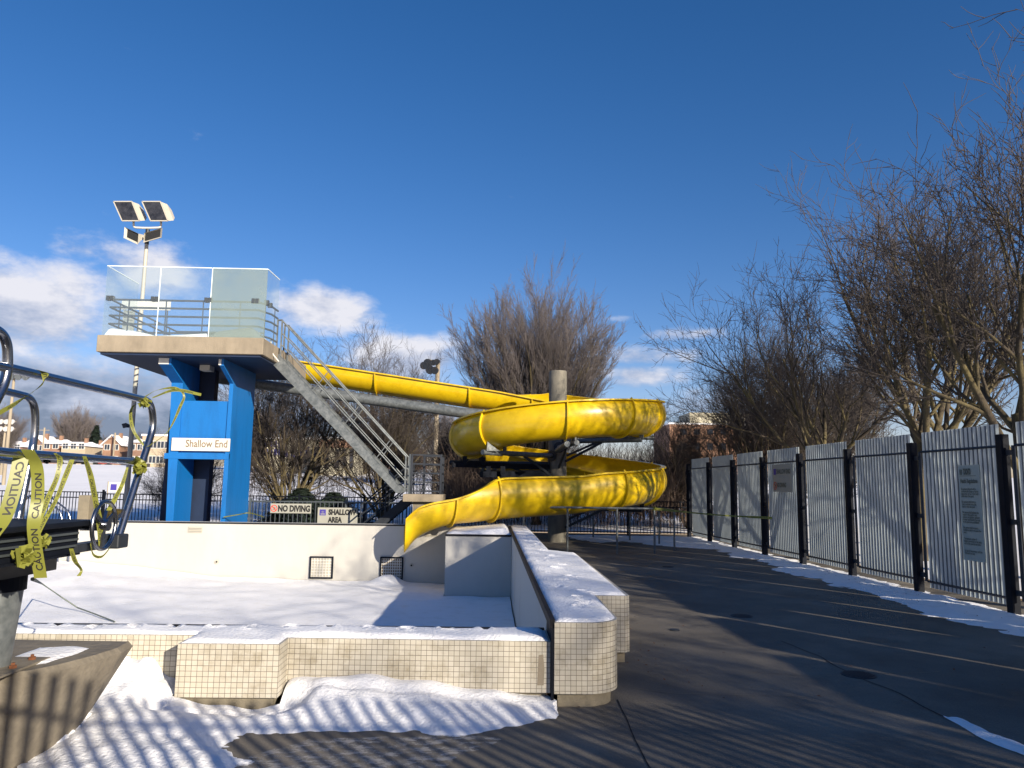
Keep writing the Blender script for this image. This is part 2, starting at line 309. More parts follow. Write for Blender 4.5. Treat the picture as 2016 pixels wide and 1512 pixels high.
def sheet(poly, sp, zf, rag=0, ragedges=None):      # triangulated sheet in a polygon; zf(x,y,dist_to_edge)
    poly = [(p[0], p[1]) for p in poly]; b = []
    for i in range(len(poly)):
        p, q = V(poly[i]), V(poly[(i + 1) % len(poly)]); n = max(1, int((q - p).length / sp)); nn = V((-(q - p).y, (q - p).x)).normalized() if (q - p).length else V((0, 0))
        for k in range(n):
            c = p.lerp(q, k / n)
            if rag and (ragedges is None or i in ragedges): c = c + nn * (vnoise(c.x, c.y, 1.6, 3) * rag * 1.4 + vnoise(c.x, c.y, 6, 5) * rag * .6)
            b.append((c.x, c.y))
    nb = len(b); bn = np.array(b); A = bn; B = np.roll(bn, -1, 0); D = B - A; DD = (D ** 2).sum(1) + 1e-12
    x0, y0 = bn.min(0); x1, y1 = bn.max(0); pts = list(b); y = y0 + sp / 2; r_ = 0
    def dist(p):
        t = np.clip(((p - A) * D).sum(1) / DD, 0, 1); return float(np.sqrt(((A + D * t[:, None] - p) ** 2).sum(1)).min())
    ds = [0.] * nb
    while y < y1:
        x = x0 + (sp / 2 if r_ % 2 else 0)
        while x < x1:
            if inside((x, y), b):
                d = dist(np.array((x, y)))
                if d > sp * .4: pts.append((x, y)); ds.append(d)
            x += sp
        y += sp * .87; r_ += 1
    vs, es, fs, ov, oe, of = delaunay_2d_cdt([V(p) for p in pts], [(i, (i + 1) % nb) for i in range(nb)], [], 1, 1e-5)
    m = MB(); vv = []
    for i, p in enumerate(vs):
        o_ = ov[i][0] if ov[i] else None; d = ds[o_] if o_ is not None and o_ < len(ds) else dist(np.array(p))
        vv.append((p.x, p.y, zf(p.x, p.y, d)))
    m.add(vv, [tuple(f) if (vs[f[1]] - vs[f[0]]).to_3d().cross((vs[f[2]] - vs[f[0]]).to_3d()).z > 0 else tuple(f)[::-1] for f in fs]); return m
def text(s, size, bold=0, sx_=1):
    cu = bpy.data.curves.new('lettering', 'FONT'); cu.body = s; cu.size = size; cu.offset = bold; cu.resolution_u = 3
    o = bpy.data.objects.new('lettering', cu); col.objects.link(o); dg = bpy.context.evaluated_depsgraph_get(); me = bpy.data.meshes.new_from_object(o.evaluated_get(dg))
    vs = [(v.co.x * sx_, v.co.y) for v in me.vertices]; fs = [tuple(p.vertices) for p in me.polygons]
    bpy.data.objects.remove(o); bpy.data.curves.remove(cu); bpy.data.meshes.remove(me); return vs, fs
def textwidth(vs): xs = [a for a, b in vs]; return min(xs), max(xs)
def put_text(s, size, org, ux, uy, parent, m='ink', bold=0, width=None, name='lettering', off=.004):
    vs, fs = text(s, size, bold); a, b = textwidth(vs); k = (width / (b - a)) if width else 1
    org, ux, uy = V(org), V(ux), V(uy); nn = ux.cross(uy) * off
    return MB().add([org + ux * ((x - a) * k) + uy * y + nn for x, y in vs], fs).build(name, m, parent)

# ------------------------------------------------------------------ ground
PX0, PX1, PY0, PY1 = -14.0, .55, 6.35, 19.55       # hole for the basin
m = MB(); X0, X1, Y0, Y1 = -30, 8.2, -14, 27.6
for a, b in (((X0, Y0), (X1, PY0)), ((X0, PY1), (X1, Y1)), ((X0, PY0), (PX0, PY1)), ((PX1, PY0), (X1, PY1))):
    m.add([(a[0], a[1], 0), (b[0], a[1], 0), (b[0], b[1], 0), (a[0], b[1], 0)], [(0, 1, 2, 3)])
tag(m.build('pool_deck', 'ground'), 'dark asphalt pool deck striped with fence and branch shadows', 'ground', kind='structure')
def zt(x, y):
    t = min(1, max(0, (y - 30) / 160)); s = t * t * (3 - 2 * t) * .5 + t * .5
    return .03 + 5.3 * s + max(0, y - 190) * .012 + (.25 * vnoise(x, y, .05) * min(1, max(0, (y - 30) / 20)))
xs = [-900, -500, -300, -200] + list(range(-150, -30, 8)) + [-30, -20, -12, -4, 4, 8.2, 14, 20, 26] + list(range(34, 150, 10)) + [200, 300, 500, 900]
ys = [-300, -100, -40, -14, -5, 5, 15, 27.6] + list(range(34, 200, 6)) + [210, 240, 300, 400, 600, 1000]
m = MB(); m.v = [(x, y, zt(x, y)) for y in ys for x in xs]
for j in range(len(ys) - 1):
    for i in range(len(xs) - 1):
        if xs[i] >= X0 and xs[i + 1] <= X1 and ys[j] >= Y0 and ys[j + 1] <= Y1: continue
        a = j * len(xs) + i; m.f.append((a, a + 1, a + 1 + len(xs), a + len(xs)))
tag(m.build('snow_field', 'snowfield', smooth=True), 'snow covered park rising to the street', 'snow', kind='structure')

# ------------------------------------------------------------------ pool
pool = thing('swimming_pool', (-6, 6.5, 0), 'drained raised pool with white mosaic tile sides and snow inside', 'swimming pool')
def tiled(name, poly, z0, z1, parent, top='paint', closed=True):
    # vertical faces with UV in metres
    m = MB(); n = len(poly); u = 0; m.uv = []
    for i in range(n):
        p, q = V(poly[i]), V(poly[(i + 1) % n]); l = (q - p).length; o = len(m.v)
        m.v += [(p.x, p.y, z0), (q.x, q.y, z0), (q.x, q.y, z1), (p.x, p.y, z1)]; m.f.append((o, o + 1, o + 2, o + 3)); m.uv += [(u, z1 - z0 + .001), (u + l, z1 - z0 + .001), (u + l, .001), (u, .001)]; u += l
    o = len(m.v); m.v += [(x, y, z1) for x, y in poly]; m.f.append(tuple(range(o, o + n))); m.uv += [(.02, .02)] * n
    return m.build(name, 'tile', parent)
ZN, ZR = .47, .62
XB0, XB1 = -2.27, -1.53      # projecting block
near = [(-14.2, 6.15), (XB0, 6.15), (XB0, 5.84), (XB1, 5.84), (XB1, 6.08), (.475, 6.03), (.475, 6.52), (-14.2, 6.52)]
tiled('near_wall', near, .095, ZN, pool)
MB().prism([(-14.15, 6.2), (XB0 + .03, 6.2), (XB0 + .03, 5.88), (XB1 - .04, 5.88), (XB1 - .04, 6.13), (.45, 6.08), (.45, 6.45), (-14.15, 6.45)], -.01, .095).build('wall_base', 'concd', pool)
def rnd(cx, cy, r, a0, a1, n=10): return [(cx + r * math.cos(R(a0 + (a1 - a0) * i / n)), cy + r * math.sin(R(a0 + (a1 - a0) * i / n))) for i in range(n + 1)]
right = [(.5, 5.98), (.74, 5.98)] + rnd(.74, 6.26, .28, -90, 0, 10)[1:] + [(1.02, 7.45)] + [(1.3, 7.45), (1.345, 7.5), (1.33, 12.0)] + rnd(1.0, 12.0, .33, 0, 90, 6)[1:] + [(.96, 12.4), (.93, 19.95), (.5, 19.95)]
tiled('side_wall', right, .1, ZR, pool)
rb = [(.53, 6.02), (.73, 6.02)] + rnd(.73, 6.26, .24, -90, 0, 8)[1:] + [(.97, 7.5), (1.3, 7.5), (1.28, 12.0), (.92, 12.4), (.9, 19.9), (.53, 19.9)]
MB().prism(rb, -.01, .1).build('wall_base', 'concd', pool)
FL = -1.0
MB().add([(.375, 6.031, .15), (.425, 6.029, .15), (.43, 6.029, .27), (.42, 6.029, .375), (.385, 6.031, .37), (.38, 6.031, .26), (.375, 6.037, .15), (.425, 6.037, .15), (.43, 6.037, .27), (.42, 6.037, .375), (.385, 6.037, .37), (.38, 6.037, .26)], [(0, 1, 2, 3, 4, 5)] + [(i, 6 + i, 6 + (i + 1) % 6, (i + 1) % 6) for i in range(6)]).build('mortar_patch', 'conc', pool)
MB().box((.475, 6.47, FL), (.497, 19.5, ZR - .045)).build('side_wall_lining', 'paintw', pool)
MB().box((.466, 5.995, ZR - .045), (.505, 19.5, ZR + .022)).build('coping_trim', 'trim', pool)
MB().box((.478, 5.985, .0), (.498, 6.46, ZR - .045)).build('expansion_joint', 'blackp', pool)
MB().box((-14, 6.5, FL), (.47, 6.54, ZN - .02)).build('near_wall_lining', 'paint', pool)
MB().box((-14, 6.49, ZN - .02), (.46, 6.55, ZN + .013)).build('coping_trim', 'trim', pool)
# far wall, a step block in its right corner
MB().box((-14.2, 19.45, FL), (.47, 19.95, ZR)).build('far_wall', 'paint', pool)
MB().box((-14.2, 19.435, ZR - .01), (-.98, 19.5, ZR + .022)).build('coping_trim', 'trim', pool)
MB().box((-14.2, 19.52, ZR - .01), (-.98, 19.9, ZR + .018)).build('coping_trim', 'white', pool)
MB().box((-.98, 17.1, FL), (.47, 19.44, ZR - .05)).build('corner_block', 'paint', pool)
m = MB().box((-.99, 17.085, ZR - .09), (.465, 17.13, ZR - .045))
m.build('coping_trim', 'trim', pool)
MB().box((-14.2, 6.35, FL), (-14, 19.45, ZN)).build('end_wall', 'paint', pool)
MB().box((-14.2, 6.4, FL - .1), (.5, 19.6, FL)).build('floor', 'paint', pool)
def grille(px0, py0, px1, py1, nx, ny):
    a, b = UY(px0, py0, 19.44), UY(px1, py1, 19.44); t = bpy.data.objects.new('grille', None)
    x0, x1, z1, z0 = a.x, b.x, a.z, b.z
    m = MB(); w_ = .036
    m.box((x0, 19.4, z0), (x0 + w_, 19.448, z1)).box((x1 - w_, 19.4, z0), (x1, 19.448, z1)).box((x0 + w_, 19.4, z1 - w_), (x1 - w_, 19.448, z1)).box((x0 + w_, 19.4, z0), (x1 - w_, 19.448, z0 + w_))
    f = m.build('grille_frame', 'blackp', pool)
    g = MB()
    for i in range(nx + 1):
        x = x0 + w_ + (x1 - x0 - 2 * w_) * i / nx; g.box((x - .007, 19.415, z0 + w_), (x + .007, 19.43, z1 - w_))
    for i in range(ny + 1):
        z = z0 + w_ + (z1 - z0 - 2 * w_) * i / ny; g.box((x0 + w_, 19.417, z - .008), (x1 - w_, 19.428, z + .008))
    g.build('grille_bars', 'white', f); MB().box((x0 + w_, 19.434, z0 + w_), (x1 - w_, 19.447, z1 - w_)).build('grille_back', 'tan' if nx > 7 else 'horn', f)
grille(611, 1095, 655, 1139, 7, 7); grille(749, 1096, 793, 1141, 9, 7)
for (a, b, c, d) in ((372, 1037, 397, 1049), (838, 1045, 860, 1057)):
    p, q = UY(a, b, 19.44), UY(c, d, 19.44); m = MB()
    for k in range(4): z = q.z + (p.z - q.z) * (k + .5) / 4; m.box((p.x, 19.42, z - .012), (q.x, 19.447, z + .012))
    m.box((p.x - .012, 19.43, q.z), (p.x, 19.449, p.z)).box((q.x, 19.43, q.z), (q.x + .012, 19.449, p.z))
    m.build('overflow_vent', 'horn', pool)
for (a, b) in ((427, 1106), (810, 1113)):
    p = UY(a, b, 19.44); m = MB(); m.tube([(p.x, 19.46, p.z), (p.x, 19.42, p.z)], .05, 16); m.build('inlet', 'horn', pool); MB().tube([(p.x, 19.425, p.z), (p.x, 19.412, p.z)], .022, 12).build('inlet_hole', 'blackp', pool)
# --- snow on and in the pool
def cap(h, z, fr=.06, nz_=.02, sc_=2.5, foot=None):
    def f(x, y, d):
        t = min(1, d / fr); e_ = math.sqrt(max(0, 1 - (1 - t) ** 2)); v = z + h * e_ + (vnoise(x, y, sc_) + .3) * nz_ * t
        for (fx, fy, fr_) in (foot or []):
            q = math.hypot(x - fx, (y - fy)); 
            if q < fr_ * 1.7: v += (-.017 if q < fr_ else .012) * t
        return v
    return f
feet = [(.8 + .13 * math.sin(i * 2.1), 7.1 + i * .42, .05) for i in range(30)] + [(.75 + .1 * math.sin(i), 6.6 + .15 * i, .045) for i in range(3)]
rs_ = [(.51, 6.0), (.74, 5.995)] + rnd(.735, 6.265, .268, -90, 0, 8)[1:] + [(1.005, 7.47), (1.31, 7.47), (1.32, 12.0), (.95, 12.38), (.92, 19.9), (.51, 19.9)]
tag(sheet(rs_, .05, cap(.022, ZR + .002, .06, .015, 2, feet)).build('snow', 'snow', smooth=True), 'footprinted snow lying on the right side wall of the pool', 'snow', kind='stuff')
nf = [(-5 + i * .31, 6.38 + .05 * math.sin(i * 1.7), .045) for i in range(17)]
ns = [(-9, 6.165), (XB0 + .015, 6.165), (XB0 + .015, 5.855), (XB1 - .015, 5.855), (XB1 - .015, 6.095), (.46, 6.045), (.46, 6.48), (-9, 6.48)]
tag(sheet(ns, .045, cap(.024, ZN + .002, .06, .015, 2, nf)).build('snow', 'snow', smooth=True), 'snow lying along the low front wall of the pool', 'snow', kind='stuff')
bs = [(-.97, 17.14), (.46, 17.14), (.46, 19.43), (-.97, 19.43)]
def bz(x, y, d):
    return ZR - .048 + min(1, d / .12) * .05 + .09 * max(0, 1 - abs(x - .3) / .9) * min(1, d / .1) * (1 if y > 17.2 else .8)
tag(sheet(bs, .08, bz).build('snow', 'snow', smooth=True), 'snow heaped on the corner block of the pool', 'snow', kind='stuff')
def fz(x, y, d):
    z = -.74 + .05 * vnoise(x, y, .5, 2) + .03 * vnoise(x, y, 1.6, 4)
    z += .3 * max(0, 1 - (19.4 - y) / 5) * max(0, min(1, (-6 - x) / 4)) + .02 * max(0, -x - 4)
    q = math.hypot((x + 2.45) / .55, (y - 19.0) / .5); z += .22 * math.exp(-q * q * 2) * (1 if x < -2.2 else math.exp(-((x + 2.2) / .12) ** 2))
    return z
tag(sheet([(-13.99, 6.55), (.45, 6.55), (.45, 17.08), (-1.0, 17.08), (-1.0, 19.42), (-13.99, 19.42)], .16, fz).build('snow', 'snow', smooth=True), 'smooth snow filling the bottom of the empty pool', 'snow', kind='stuff')

# ------------------------------------------------------------------ snow and marks on the deck
def idw(ctrl, p=2.5):
    A = np.array(ctrl)
    def f(x, y):
        d = np.hypot(A[:, 0] - x, A[:, 1] - y) + 1e-4; k = d ** -p; return float((k * A[:, 2]).sum() / k.sum())
    return f
P = lambda a, b, z=0: (lambda v: (v.x, v.y))(UZ(a, b, z))
dr = [(-2.62, 4.1), (-2.3, 3.9), (-1.5, 4.1), (-1.35, 4.75), (-1.55, 5.2), (-1.1, 5.32), (-.7, 5.36), (-.25, 5.3), (.1, 5.45), (.35, 5.6), (.53, 5.8), (.52, 5.98), (.46, 6.1), (XB1 + .02, 6.1), (XB1 + .02, 5.85), (XB0 - .02, 5.85), (XB0 - .02, 6.16), (-2.9, 6.16), (-2.9, 5.4)]
dc = idw([(-2.6, 6.1, .3), (-2.9, 6.1, .36), (-2.5, 5.8, .2), (-2.42, 6.1, .14), (-2.29, 6.1, .05), (-2.3, 5.7, .05), (-2.0, 5.8, .03), (-1.7, 5.8, .0), (-1.55, 5.75, .02), (-1.4, 6.05, .17), (-1.2, 5.9, .2), (-.9, 6.0, .2), (-.5, 5.98, .16), (0, 5.98, .1), (.3, 5.95, .045), (.45, 5.9, .03), (-1.2, 5.55, .09), (-.6, 5.6, .08), (0, 5.65, .04),
          (-2.6, 5.4, .14), (-2.4, 5, .05), (-2.2, 4.4, .02), (-1.8, 5.2, .03), (-2.7, 4.6, .03), (-1.6, 4.5, .01)])
def drz(x, y, d):
    v = dc(x, y); full = (XB0 - .03 < x < XB1 + .03 and y > 5.72) or (x < -2.62 and y > 5)
    rough = .022 * vnoise(x, y, 5, 1) + .016 * vnoise(x * .6, y, 15, 2) + .008 * vnoise(x, y, 34, 6)
    k = min(1, max(0, (5.75 - y) / .5)); q = min(1, max(0, (y - 5.62) / .36)); q = q * q * (3 - 2 * q) if x < .52 else 0
    if full: return .006 + v + .006 * vnoise(x, y, 6, 1)
    f = max(min(1, d / .3), q)
    return -.012 * (1 - q) + f * (v + .02) + rough * (.25 + .75 * k) * min(1, d / .05)
tag(sheet(dr, .038, drz, .1, {0, 1, 2, 3, 4, 5, 6, 7, 8, 9}).build('snow', 'snow', smooth=True), 'wind drifted snow banked against the tiled front wall', 'snow', kind='stuff')
# slushy rim of the drift
sl = [(-2.3, 3.7), (-.8, 3.9), (-.2, 4.75), (.1, 5.25), (-.3, 5.3), (-.7, 5.3), (-1.2, 5.25), (-1.45, 4.75), (-1.5, 4.2)]
ms = bpy.data.materials.new('slush'); ms.use_nodes = True
_n = ms.node_tree.nodes; _l = ms.node_tree.links; _g = _n.new('ShaderNodeNewGeometry'); _mp = _n.new('ShaderNodeMapping'); _mp.inputs['Scale'].default_value = (1, 1.8, 1); _l.new(_g.outputs['Position'], _mp.inputs[0])
_x = _n.new('ShaderNodeTexNoise'); _x.inputs['Scale'].default_value = 7; _x.inputs['Detail'].default_value = 8; _x.inputs['Roughness'].default_value = .7; _l.new(_mp.outputs[0], _x.inputs['Vector'])
_r = _n.new('ShaderNodeValToRGB'); _l.new(_x.outputs['Fac'], _r.inputs[0]); _r.color_ramp.elements[0].position = .42; _r.color_ramp.elements[0].color = (0, 0, 0, 1); _r.color_ramp.elements[1].position = .6; _r.color_ramp.elements[1].color = (.75, .75, .75, 1)
_b = _n['Principled BSDF']; _b.inputs['Base Color'].default_value = (.42, .4, .38, 1); _b.inputs['Roughness'].default_value = .5; _l.new(_r.outputs[0], _b.inputs['Alpha'])
MT['slush'] = ms
tag(sheet(sl, .08, lambda x, y, d: .005, .1).build('slush', 'slush'), 'patchy melting slush in front of the snow drift', 'snow', kind='stuff')
sp_px = [(1112, 1056), (1135, 1064), (1180, 1069), (1230, 1066), (1290, 1075), (1340, 1077), (1400, 1083), (1450, 1098), (1490, 1104), (1530, 1128), (1600, 1140), (1660, 1158), (1720, 1172), (1790, 1203), (1880, 1228), (1950, 1240), (2016, 1254), (2120, 1275)]
sp = [P(a, b) for a, b in sp_px]
sp = sp + [(6.6, 5.0), (7.0, 0), (7.5, 0), (7.2, 26.3), (2.2, 26.6)]
def spz(x, y, d): return -.008 + min(1, d / .55) * .05 + (.02 * vnoise(x, y, 2.5) + .014 * vnoise(x * .7, y, 9)) * min(1, d / .1)
tag(sheet(sp, .09, spz, .16, set(range(18))).build('snow', 'snow', smooth=True), 'strip of shaded snow along the foot of the corrugated fence', 'snow', kind='stuff')
rem = [P(a, b) for a, b in ((1856, 1411), (1900, 1418), (1960, 1445), (2016, 1466), (2080, 1495), (2080, 1520), (2016, 1493), (1960, 1468), (1920, 1450), (1880, 1425))]
tag(sheet(rem, .04, lambda x, y, d: .005 + min(1, d / .05) * .02 + .006 * vnoise(x, y, 12), .03).build('snow', 'snow', smooth=True), 'narrow leftover ridge of snow on the asphalt at right', 'snow', kind='stuff')
def strip(pts, w_, name, m_, label, z=.004, cat='joint', kind='structure'):
    m = MB(); pts = [V(p) for p in pts]; vs = []
    for i, p in enumerate(pts):
        d = (pts[min(i + 1, len(pts) - 1)] - pts[max(i - 1, 0)]).normalized(); n_ = V((-d.y, d.x)) * w_ / 2; vs += [(p.x - n_.x, p.y - n_.y, z), (p.x + n_.x, p.y + n_.y, z)]
    m.add(vs, [(2 * i, 2 * i + 2, 2 * i + 3, 2 * i + 1) for i in range(len(pts) - 1)]); return tag(m.build(name, m_), label, cat, kind=kind)
def wig(pts, amp=.01, n=24, s=2.0):
    out = []; pts = [V(p) for p in pts]
    for a, b in zip(pts, pts[1:]):
        for k in range(n): c = a.lerp(b, k / n); out.append((c.x + amp * vnoise(c.x, c.y, s, 1), c.y + amp * vnoise(c.x, c.y, s, 2)))
    out.append(tuple(pts[-1])); return out
strip(wig([P(1218, 1378), P(1240, 1430), P(1283, 1515)], .03), .009, 'joint_line', 'blackp', 'dark joint line running to the bottom edge')
strip(wig([P(1540, 1263), P(1600, 1288), P(1690, 1330), P(1800, 1380), P(1860, 1412)], .06), .012, 'crack', 'blackp', 'dark crack running through the drain cover', cat='crack')
strip(wig([P(1243, 1354), P(1330, 1365), P(1420, 1367), P(1590, 1373)], .05), .008, 'crack', 'tan', 'pale hairline crack across the sunny asphalt', cat='crack')
strip(wig([P(1462, 1325), P(1490, 1323), P(1560, 1328), P(1640, 1331), P(1850, 1322)], .05), .008, 'crack', 'tan', 'pale wavy hairline crack beside the drain', cat='crack')
for (a, b, r_, lb) in ((1690, 1329, .15, 'round drain cover on the dark asphalt, nearest and largest'), (1460, 1213, .14, 'small round drain cover halfway up the deck'), (1328, 1241, .06, 'tiny round drain cap near the pool wall'), (1315, 1116, .12, 'small drain cover farthest up the deck')):
    p = UZ(a, b, 0); t = thing('drain_cover', (p.x, p.y, 0), lb, 'drain', 'drain covers in the deck')
    MB().lathe([(r_, 0), (r_, .006), (r_ * .9, .008)], (p.x, p.y, 0), 24).build('rim', 'dark', t)
    m = MB()
    for k in range(-4, 5):
        x = p.x + k * r_ * .19; h = math.sqrt(max(0, (r_ * .85) ** 2 - (x - p.x) ** 2)); m.box((x - .006, p.y - h, .009), (x + .006, p.y + h, .013))
    m.build('grate', 'dark', t)

rr = random.Random(77); m = MB()
for _ in range(520):
    q = rr.random()
    if q < .45: x = 7.0 - abs(rr.gauss(0, .5)); y = rr.uniform(3, 25)
    elif q < .75: x = 1.42 + abs(rr.gauss(0, .25)); y = rr.uniform(6.5, 22)
    else: x = rr.uniform(.6, 6.5); y = rr.uniform(4, 20)
    a = rr.uniform(0, 6.28); l_ = rr.uniform(.006, .022); dx, dy = math.cos(a) * l_, math.sin(a) * l_; z = .05 if (x > 6.2 and y < 22) else .006
    m.add([(x - dx, y - dy, z), (x + dy * .5, y - dx * .5, z + .006), (x + dx, y + dy, z + rr.uniform(0, .012)), (x - dy * .5, y + dx * .5, z + .004)], [(0, 1, 2, 3)])
tag(m.build('leaf_litter', 'rust'), 'scattered brown leaf scraps on the asphalt deck', 'leaves', kind='stuff')
# ------------------------------------------------------------------ corrugated fence on the right
def FX(y): return 7.17 + (6.72 - 7.17) * (y - 10.5) / 15.5
fence = thing('corrugated_fence', (FX(13), 13, 0), 'tall grey fence of translucent corrugated panels between black posts', 'fence')
posts = [26.0 - 2.21 * k for k in range(13)]
FH = 2.62
def pan(ya, yb):
    m = MB(); z0, z1 = .1, FH; y = ya; prof = []
    while y < yb - .01:
        for dy, dx in ((0, 0), (.068, 0), (.074, .035), (.092, .035)): 
            if y + dy <= yb: prof.append((y + dy, dx))
        y += .1
    for yy, dx in prof: m.v += [(FX(yy) + .06 + dx, yy, z0), (FX(yy) + .06 + dx, yy, z1)]
    m.f = [(2 * i, 2 * i + 2, 2 * i + 3, 2 * i + 1) for i in range(len(prof) - 1)]
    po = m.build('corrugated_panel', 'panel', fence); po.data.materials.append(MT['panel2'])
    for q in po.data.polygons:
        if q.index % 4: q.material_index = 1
    X = lambda q: FX(q) + .035
    for z in (.2, FH - .32): MB().tube([(X(ya - .06), ya - .06, z), (X(yb), yb, z)], .02, 8).build('panel_rail', 'dark', fence)
    f = MB().tube([(X(yb + .04), yb + .04, .2), (X(yb + .04), yb + .04, FH - .32)], .026, 8); f.build('panel_upright', 'dark', fence)
for i, y in enumerate(posts):
    m = MB().box((FX(y) - .065, y - .065, 0), (FX(y) + .055, y + .055, 2.46)); m.build('post', 'blackp', fence, bev=.006)
    if i:
        ya, yb = y + .14, posts[i - 1] - .2
        pan(ya, yb)
    for z in (.3, 1.25, 2.2):
        if i < len(posts) - 1: MB().box((FX(y) - .01, y - .19, z - .035), (FX(y) + .03, y - .05, z + .035)).build('bracket', 'dark', fence)
# signs on the fence
def flat_on_fence(name, px, lab, cat, mm):
    # px: (x_left, ytop, x_right, ybot) in the photograph
    xl, yt, xr, yb = px
    def hit(a, b):
        d = ray(a, b); y = 15
        for _ in range(20): t = (FX(y) - .015) / d.x; y = d.y * t
        return EYE + d * t
    a = hit(xl, yt); b = hit(xr, yb); c = hit(xl, yb)
    z1, z0 = a.z, c.z; ya, yb_ = a.y, b.y
    t = thing(name, (FX(ya) - .01, (ya + yb_) / 2, z0), lab, cat)
    o = MB().add([(FX(ya) - .002, ya, z0), (FX(yb_) - .002, yb_, z0), (FX(yb_) - .002, yb_, z1), (FX(ya) - .002, ya, z1), (FX(ya) + .012, ya, z0), (FX(yb_) + .012, yb_, z0), (FX(yb_) + .012, yb_, z1), (FX(ya) + .012, ya, z1)],
                 [(0, 3, 2, 1), (4, 5, 6, 7), (0, 1, 5, 4), (1, 2, 6, 5), (2, 3, 7, 6), (3, 0, 4, 7)]).build('board', mm, t)
    org = V((FX(ya) - .004, ya, z0)); ux = V((FX(yb_) - FX(ya), yb_ - ya, 0)); wdt = ux.length; ux.normalize()
    return t, org, ux, V((0, 0, 1)), wdt, z1 - z0
t, org, ux, uy, W_, H_ = flat_on_fence('warning_sign', (1520, 915, 1558, 968), 'square cream sign with no diving symbol on corrugated fence', 'sign', 'cream')
put_text('SHALLOW END', .15, org + ux * W_ * .22 + uy * H_ * .66, ux, uy, t, 'inkg', .004, W_ * .74)
put_text('NO DIVING', .15, org + ux * W_ * .22 + uy * H_ * .17, ux, uy, t, 'inkg', .004, W_ * .5)
def ring(c, ux, uy, r, m_, parent, name='symbol', slash=True):
    c, ux, uy = V(c), V(ux), V(uy); nn = ux.cross(uy) * .004; m = MB(); n = 28
    for k in range(n):
        a, b = 2 * math.pi * k / n, 2 * math.pi * (k + 1) / n; q = []
        for rr, an in ((r, a), (r, b), (r * .78, b), (r * .78, a)): q.append(c + nn + ux * rr * math.cos(an) + uy * rr * math.sin(an))
        m.add(q, [(0, 1, 2, 3)])
    if slash:
        d = (ux * -.7 + uy * .7); e_ = (ux * .7 + uy * .7) * r * .12; m.add([c + nn * 1.3 + d * r - e_, c + nn * 1.3 - d * r - e_, c + nn * 1.3 - d * r + e_, c + nn * 1.3 + d * r + e_], [(0, 1, 2, 3)])
    f = m.build(name, m_, parent)
    g = MB()     # the small diving figure
    for (ax, ay, bx, by, w_) in ((-.35, .4, .1, .05, .16), (.1, .05, .45, -.05, .1), (.05, .1, .35, .25, .1), (-.5, -.35, .5, -.35, .07)):
        p, q = c + nn * .6 + ux * r * ax + uy * r * ay, c + nn * .6 + ux * r * bx + uy * r * by; d = (q - p).normalized(); e_ = ux.cross(uy).cross(d) * w_ * r / 2; g.add([p - e_, q - e_, q + e_, p + e_], [(0, 1, 2, 3)])
    g.build('pictogram', 'ink', parent)
ring(org + ux * W_ * .12 + uy * H_ * .22, ux, uy, .09 * W_ , 'red', t)
MB().add([org + ux.cross(uy) * .004 + ux * W_ * a + uy * H_ * b for a, b in ((.05, .62), (.19, .62), (.19, .84), (.05, .84))], [(0, 1, 2, 3)]).build('symbol', 'purple', t)
t, org, ux, uy, W_, H_ = flat_on_fence('regulations_sign', (1884, 916, 1938, 1100), 'tall narrow pale sign of health regulations on corrugated fence', 'sign', 'green')
put_text('TORONTO', .12, org + ux * W_ * .24 + uy * H_ * .9, ux, uy, t, 'inkg', .008, W_ * .36)
g = MB()
for a, b, c, d in ((.08, .895, .12, .955), (.145, .895, .185, .955), (.08, .882, .84, .886)): g.add([org + ux.cross(uy) * .004 + ux * W_ * x + uy * H_ * y for x, y in ((a, b), (c, b), (c, d), (a, d))], [(0, 1, 2, 3)])
g.build('emblem', 'inkg', t)
put_text('Health Regulations', .09, org + ux * W_ * .09 + uy * H_ * .81, ux, uy, t, 'inkg', .003, W_ * .8)
lines = [(.735, 'No person infected with a'), (.71, 'communicable disease or having'), (.685, 'open sores on his or her body'), (.66, 'shall enter the pool.'), (.60, 'No person shall bring a'), (.575, 'glass container onto the'), (.55, 'deck or into the pool.'), (.49, 'No person shall pollute the'), (.465, 'water in the pool in any'), (.44, 'manner and spitting, spouting'), (.415, 'of water and blowing the nose'), (.39, 'in the pool are prohibited.'), (.33, 'No person shall engage in'), (.305, 'boisterous play in or about the'), (.28, 'pool.'), (.215, 'The maximum number of'), (.19, 'bathers permitted on the deck'), (.165, 'and in the pool at any time'), (.09, 'In case of emergency call the'), (.065, 'lifeguard on duty')]
for h, s in lines: put_text(s, .05, org + ux * W_ * (.1) + uy * H_ * h, ux, uy, t, 'inkg', .001, W_ * min(.8, .028 * len(s)))

# ------------------------------------------------------------------ picket fences
def picket(name, p, q, h, lab, m_='blackp', sp_=.115, post=2.4, pw=.02, bot=.08, rails=(.12, -.02), group=None, postw=.06, posth=None):
    p, q = V((p[0], p[1], p[2] if len(p) > 2 else 0)), V((q[0], q[1], q[2] if len(q) > 2 else 0)); L_ = (q - p).length; d = (q - p) / L_
    t = thing(name, p, lab, 'fence', group)
    n = max(1, round(L_ / post)); z = V((0, 0, 1))
    for k in range(n + 1):
        c = p + d * L_ * k / n; MB().bar(c, c + z * (posth or h + .06), postw, postw, d).build('post', m_, t)
    for k in range(n):
        m = MB(); a = L_ * k / n + postw / 2; b = L_ * (k + 1) / n - postw / 2; c = a + sp_ / 2
        while c < b:
            s = p + d * c; m.bar(s + z * bot, s + z * (h - .01), pw, pw, d); c += sp_
        for r_ in rails:
            zz = r_ if r_ > 0 else h + r_; m.bar(p + d * a + z * zz, p + d * b + z * zz, .035, .035)
        m.build('picket_panel', m_, t)
    return t
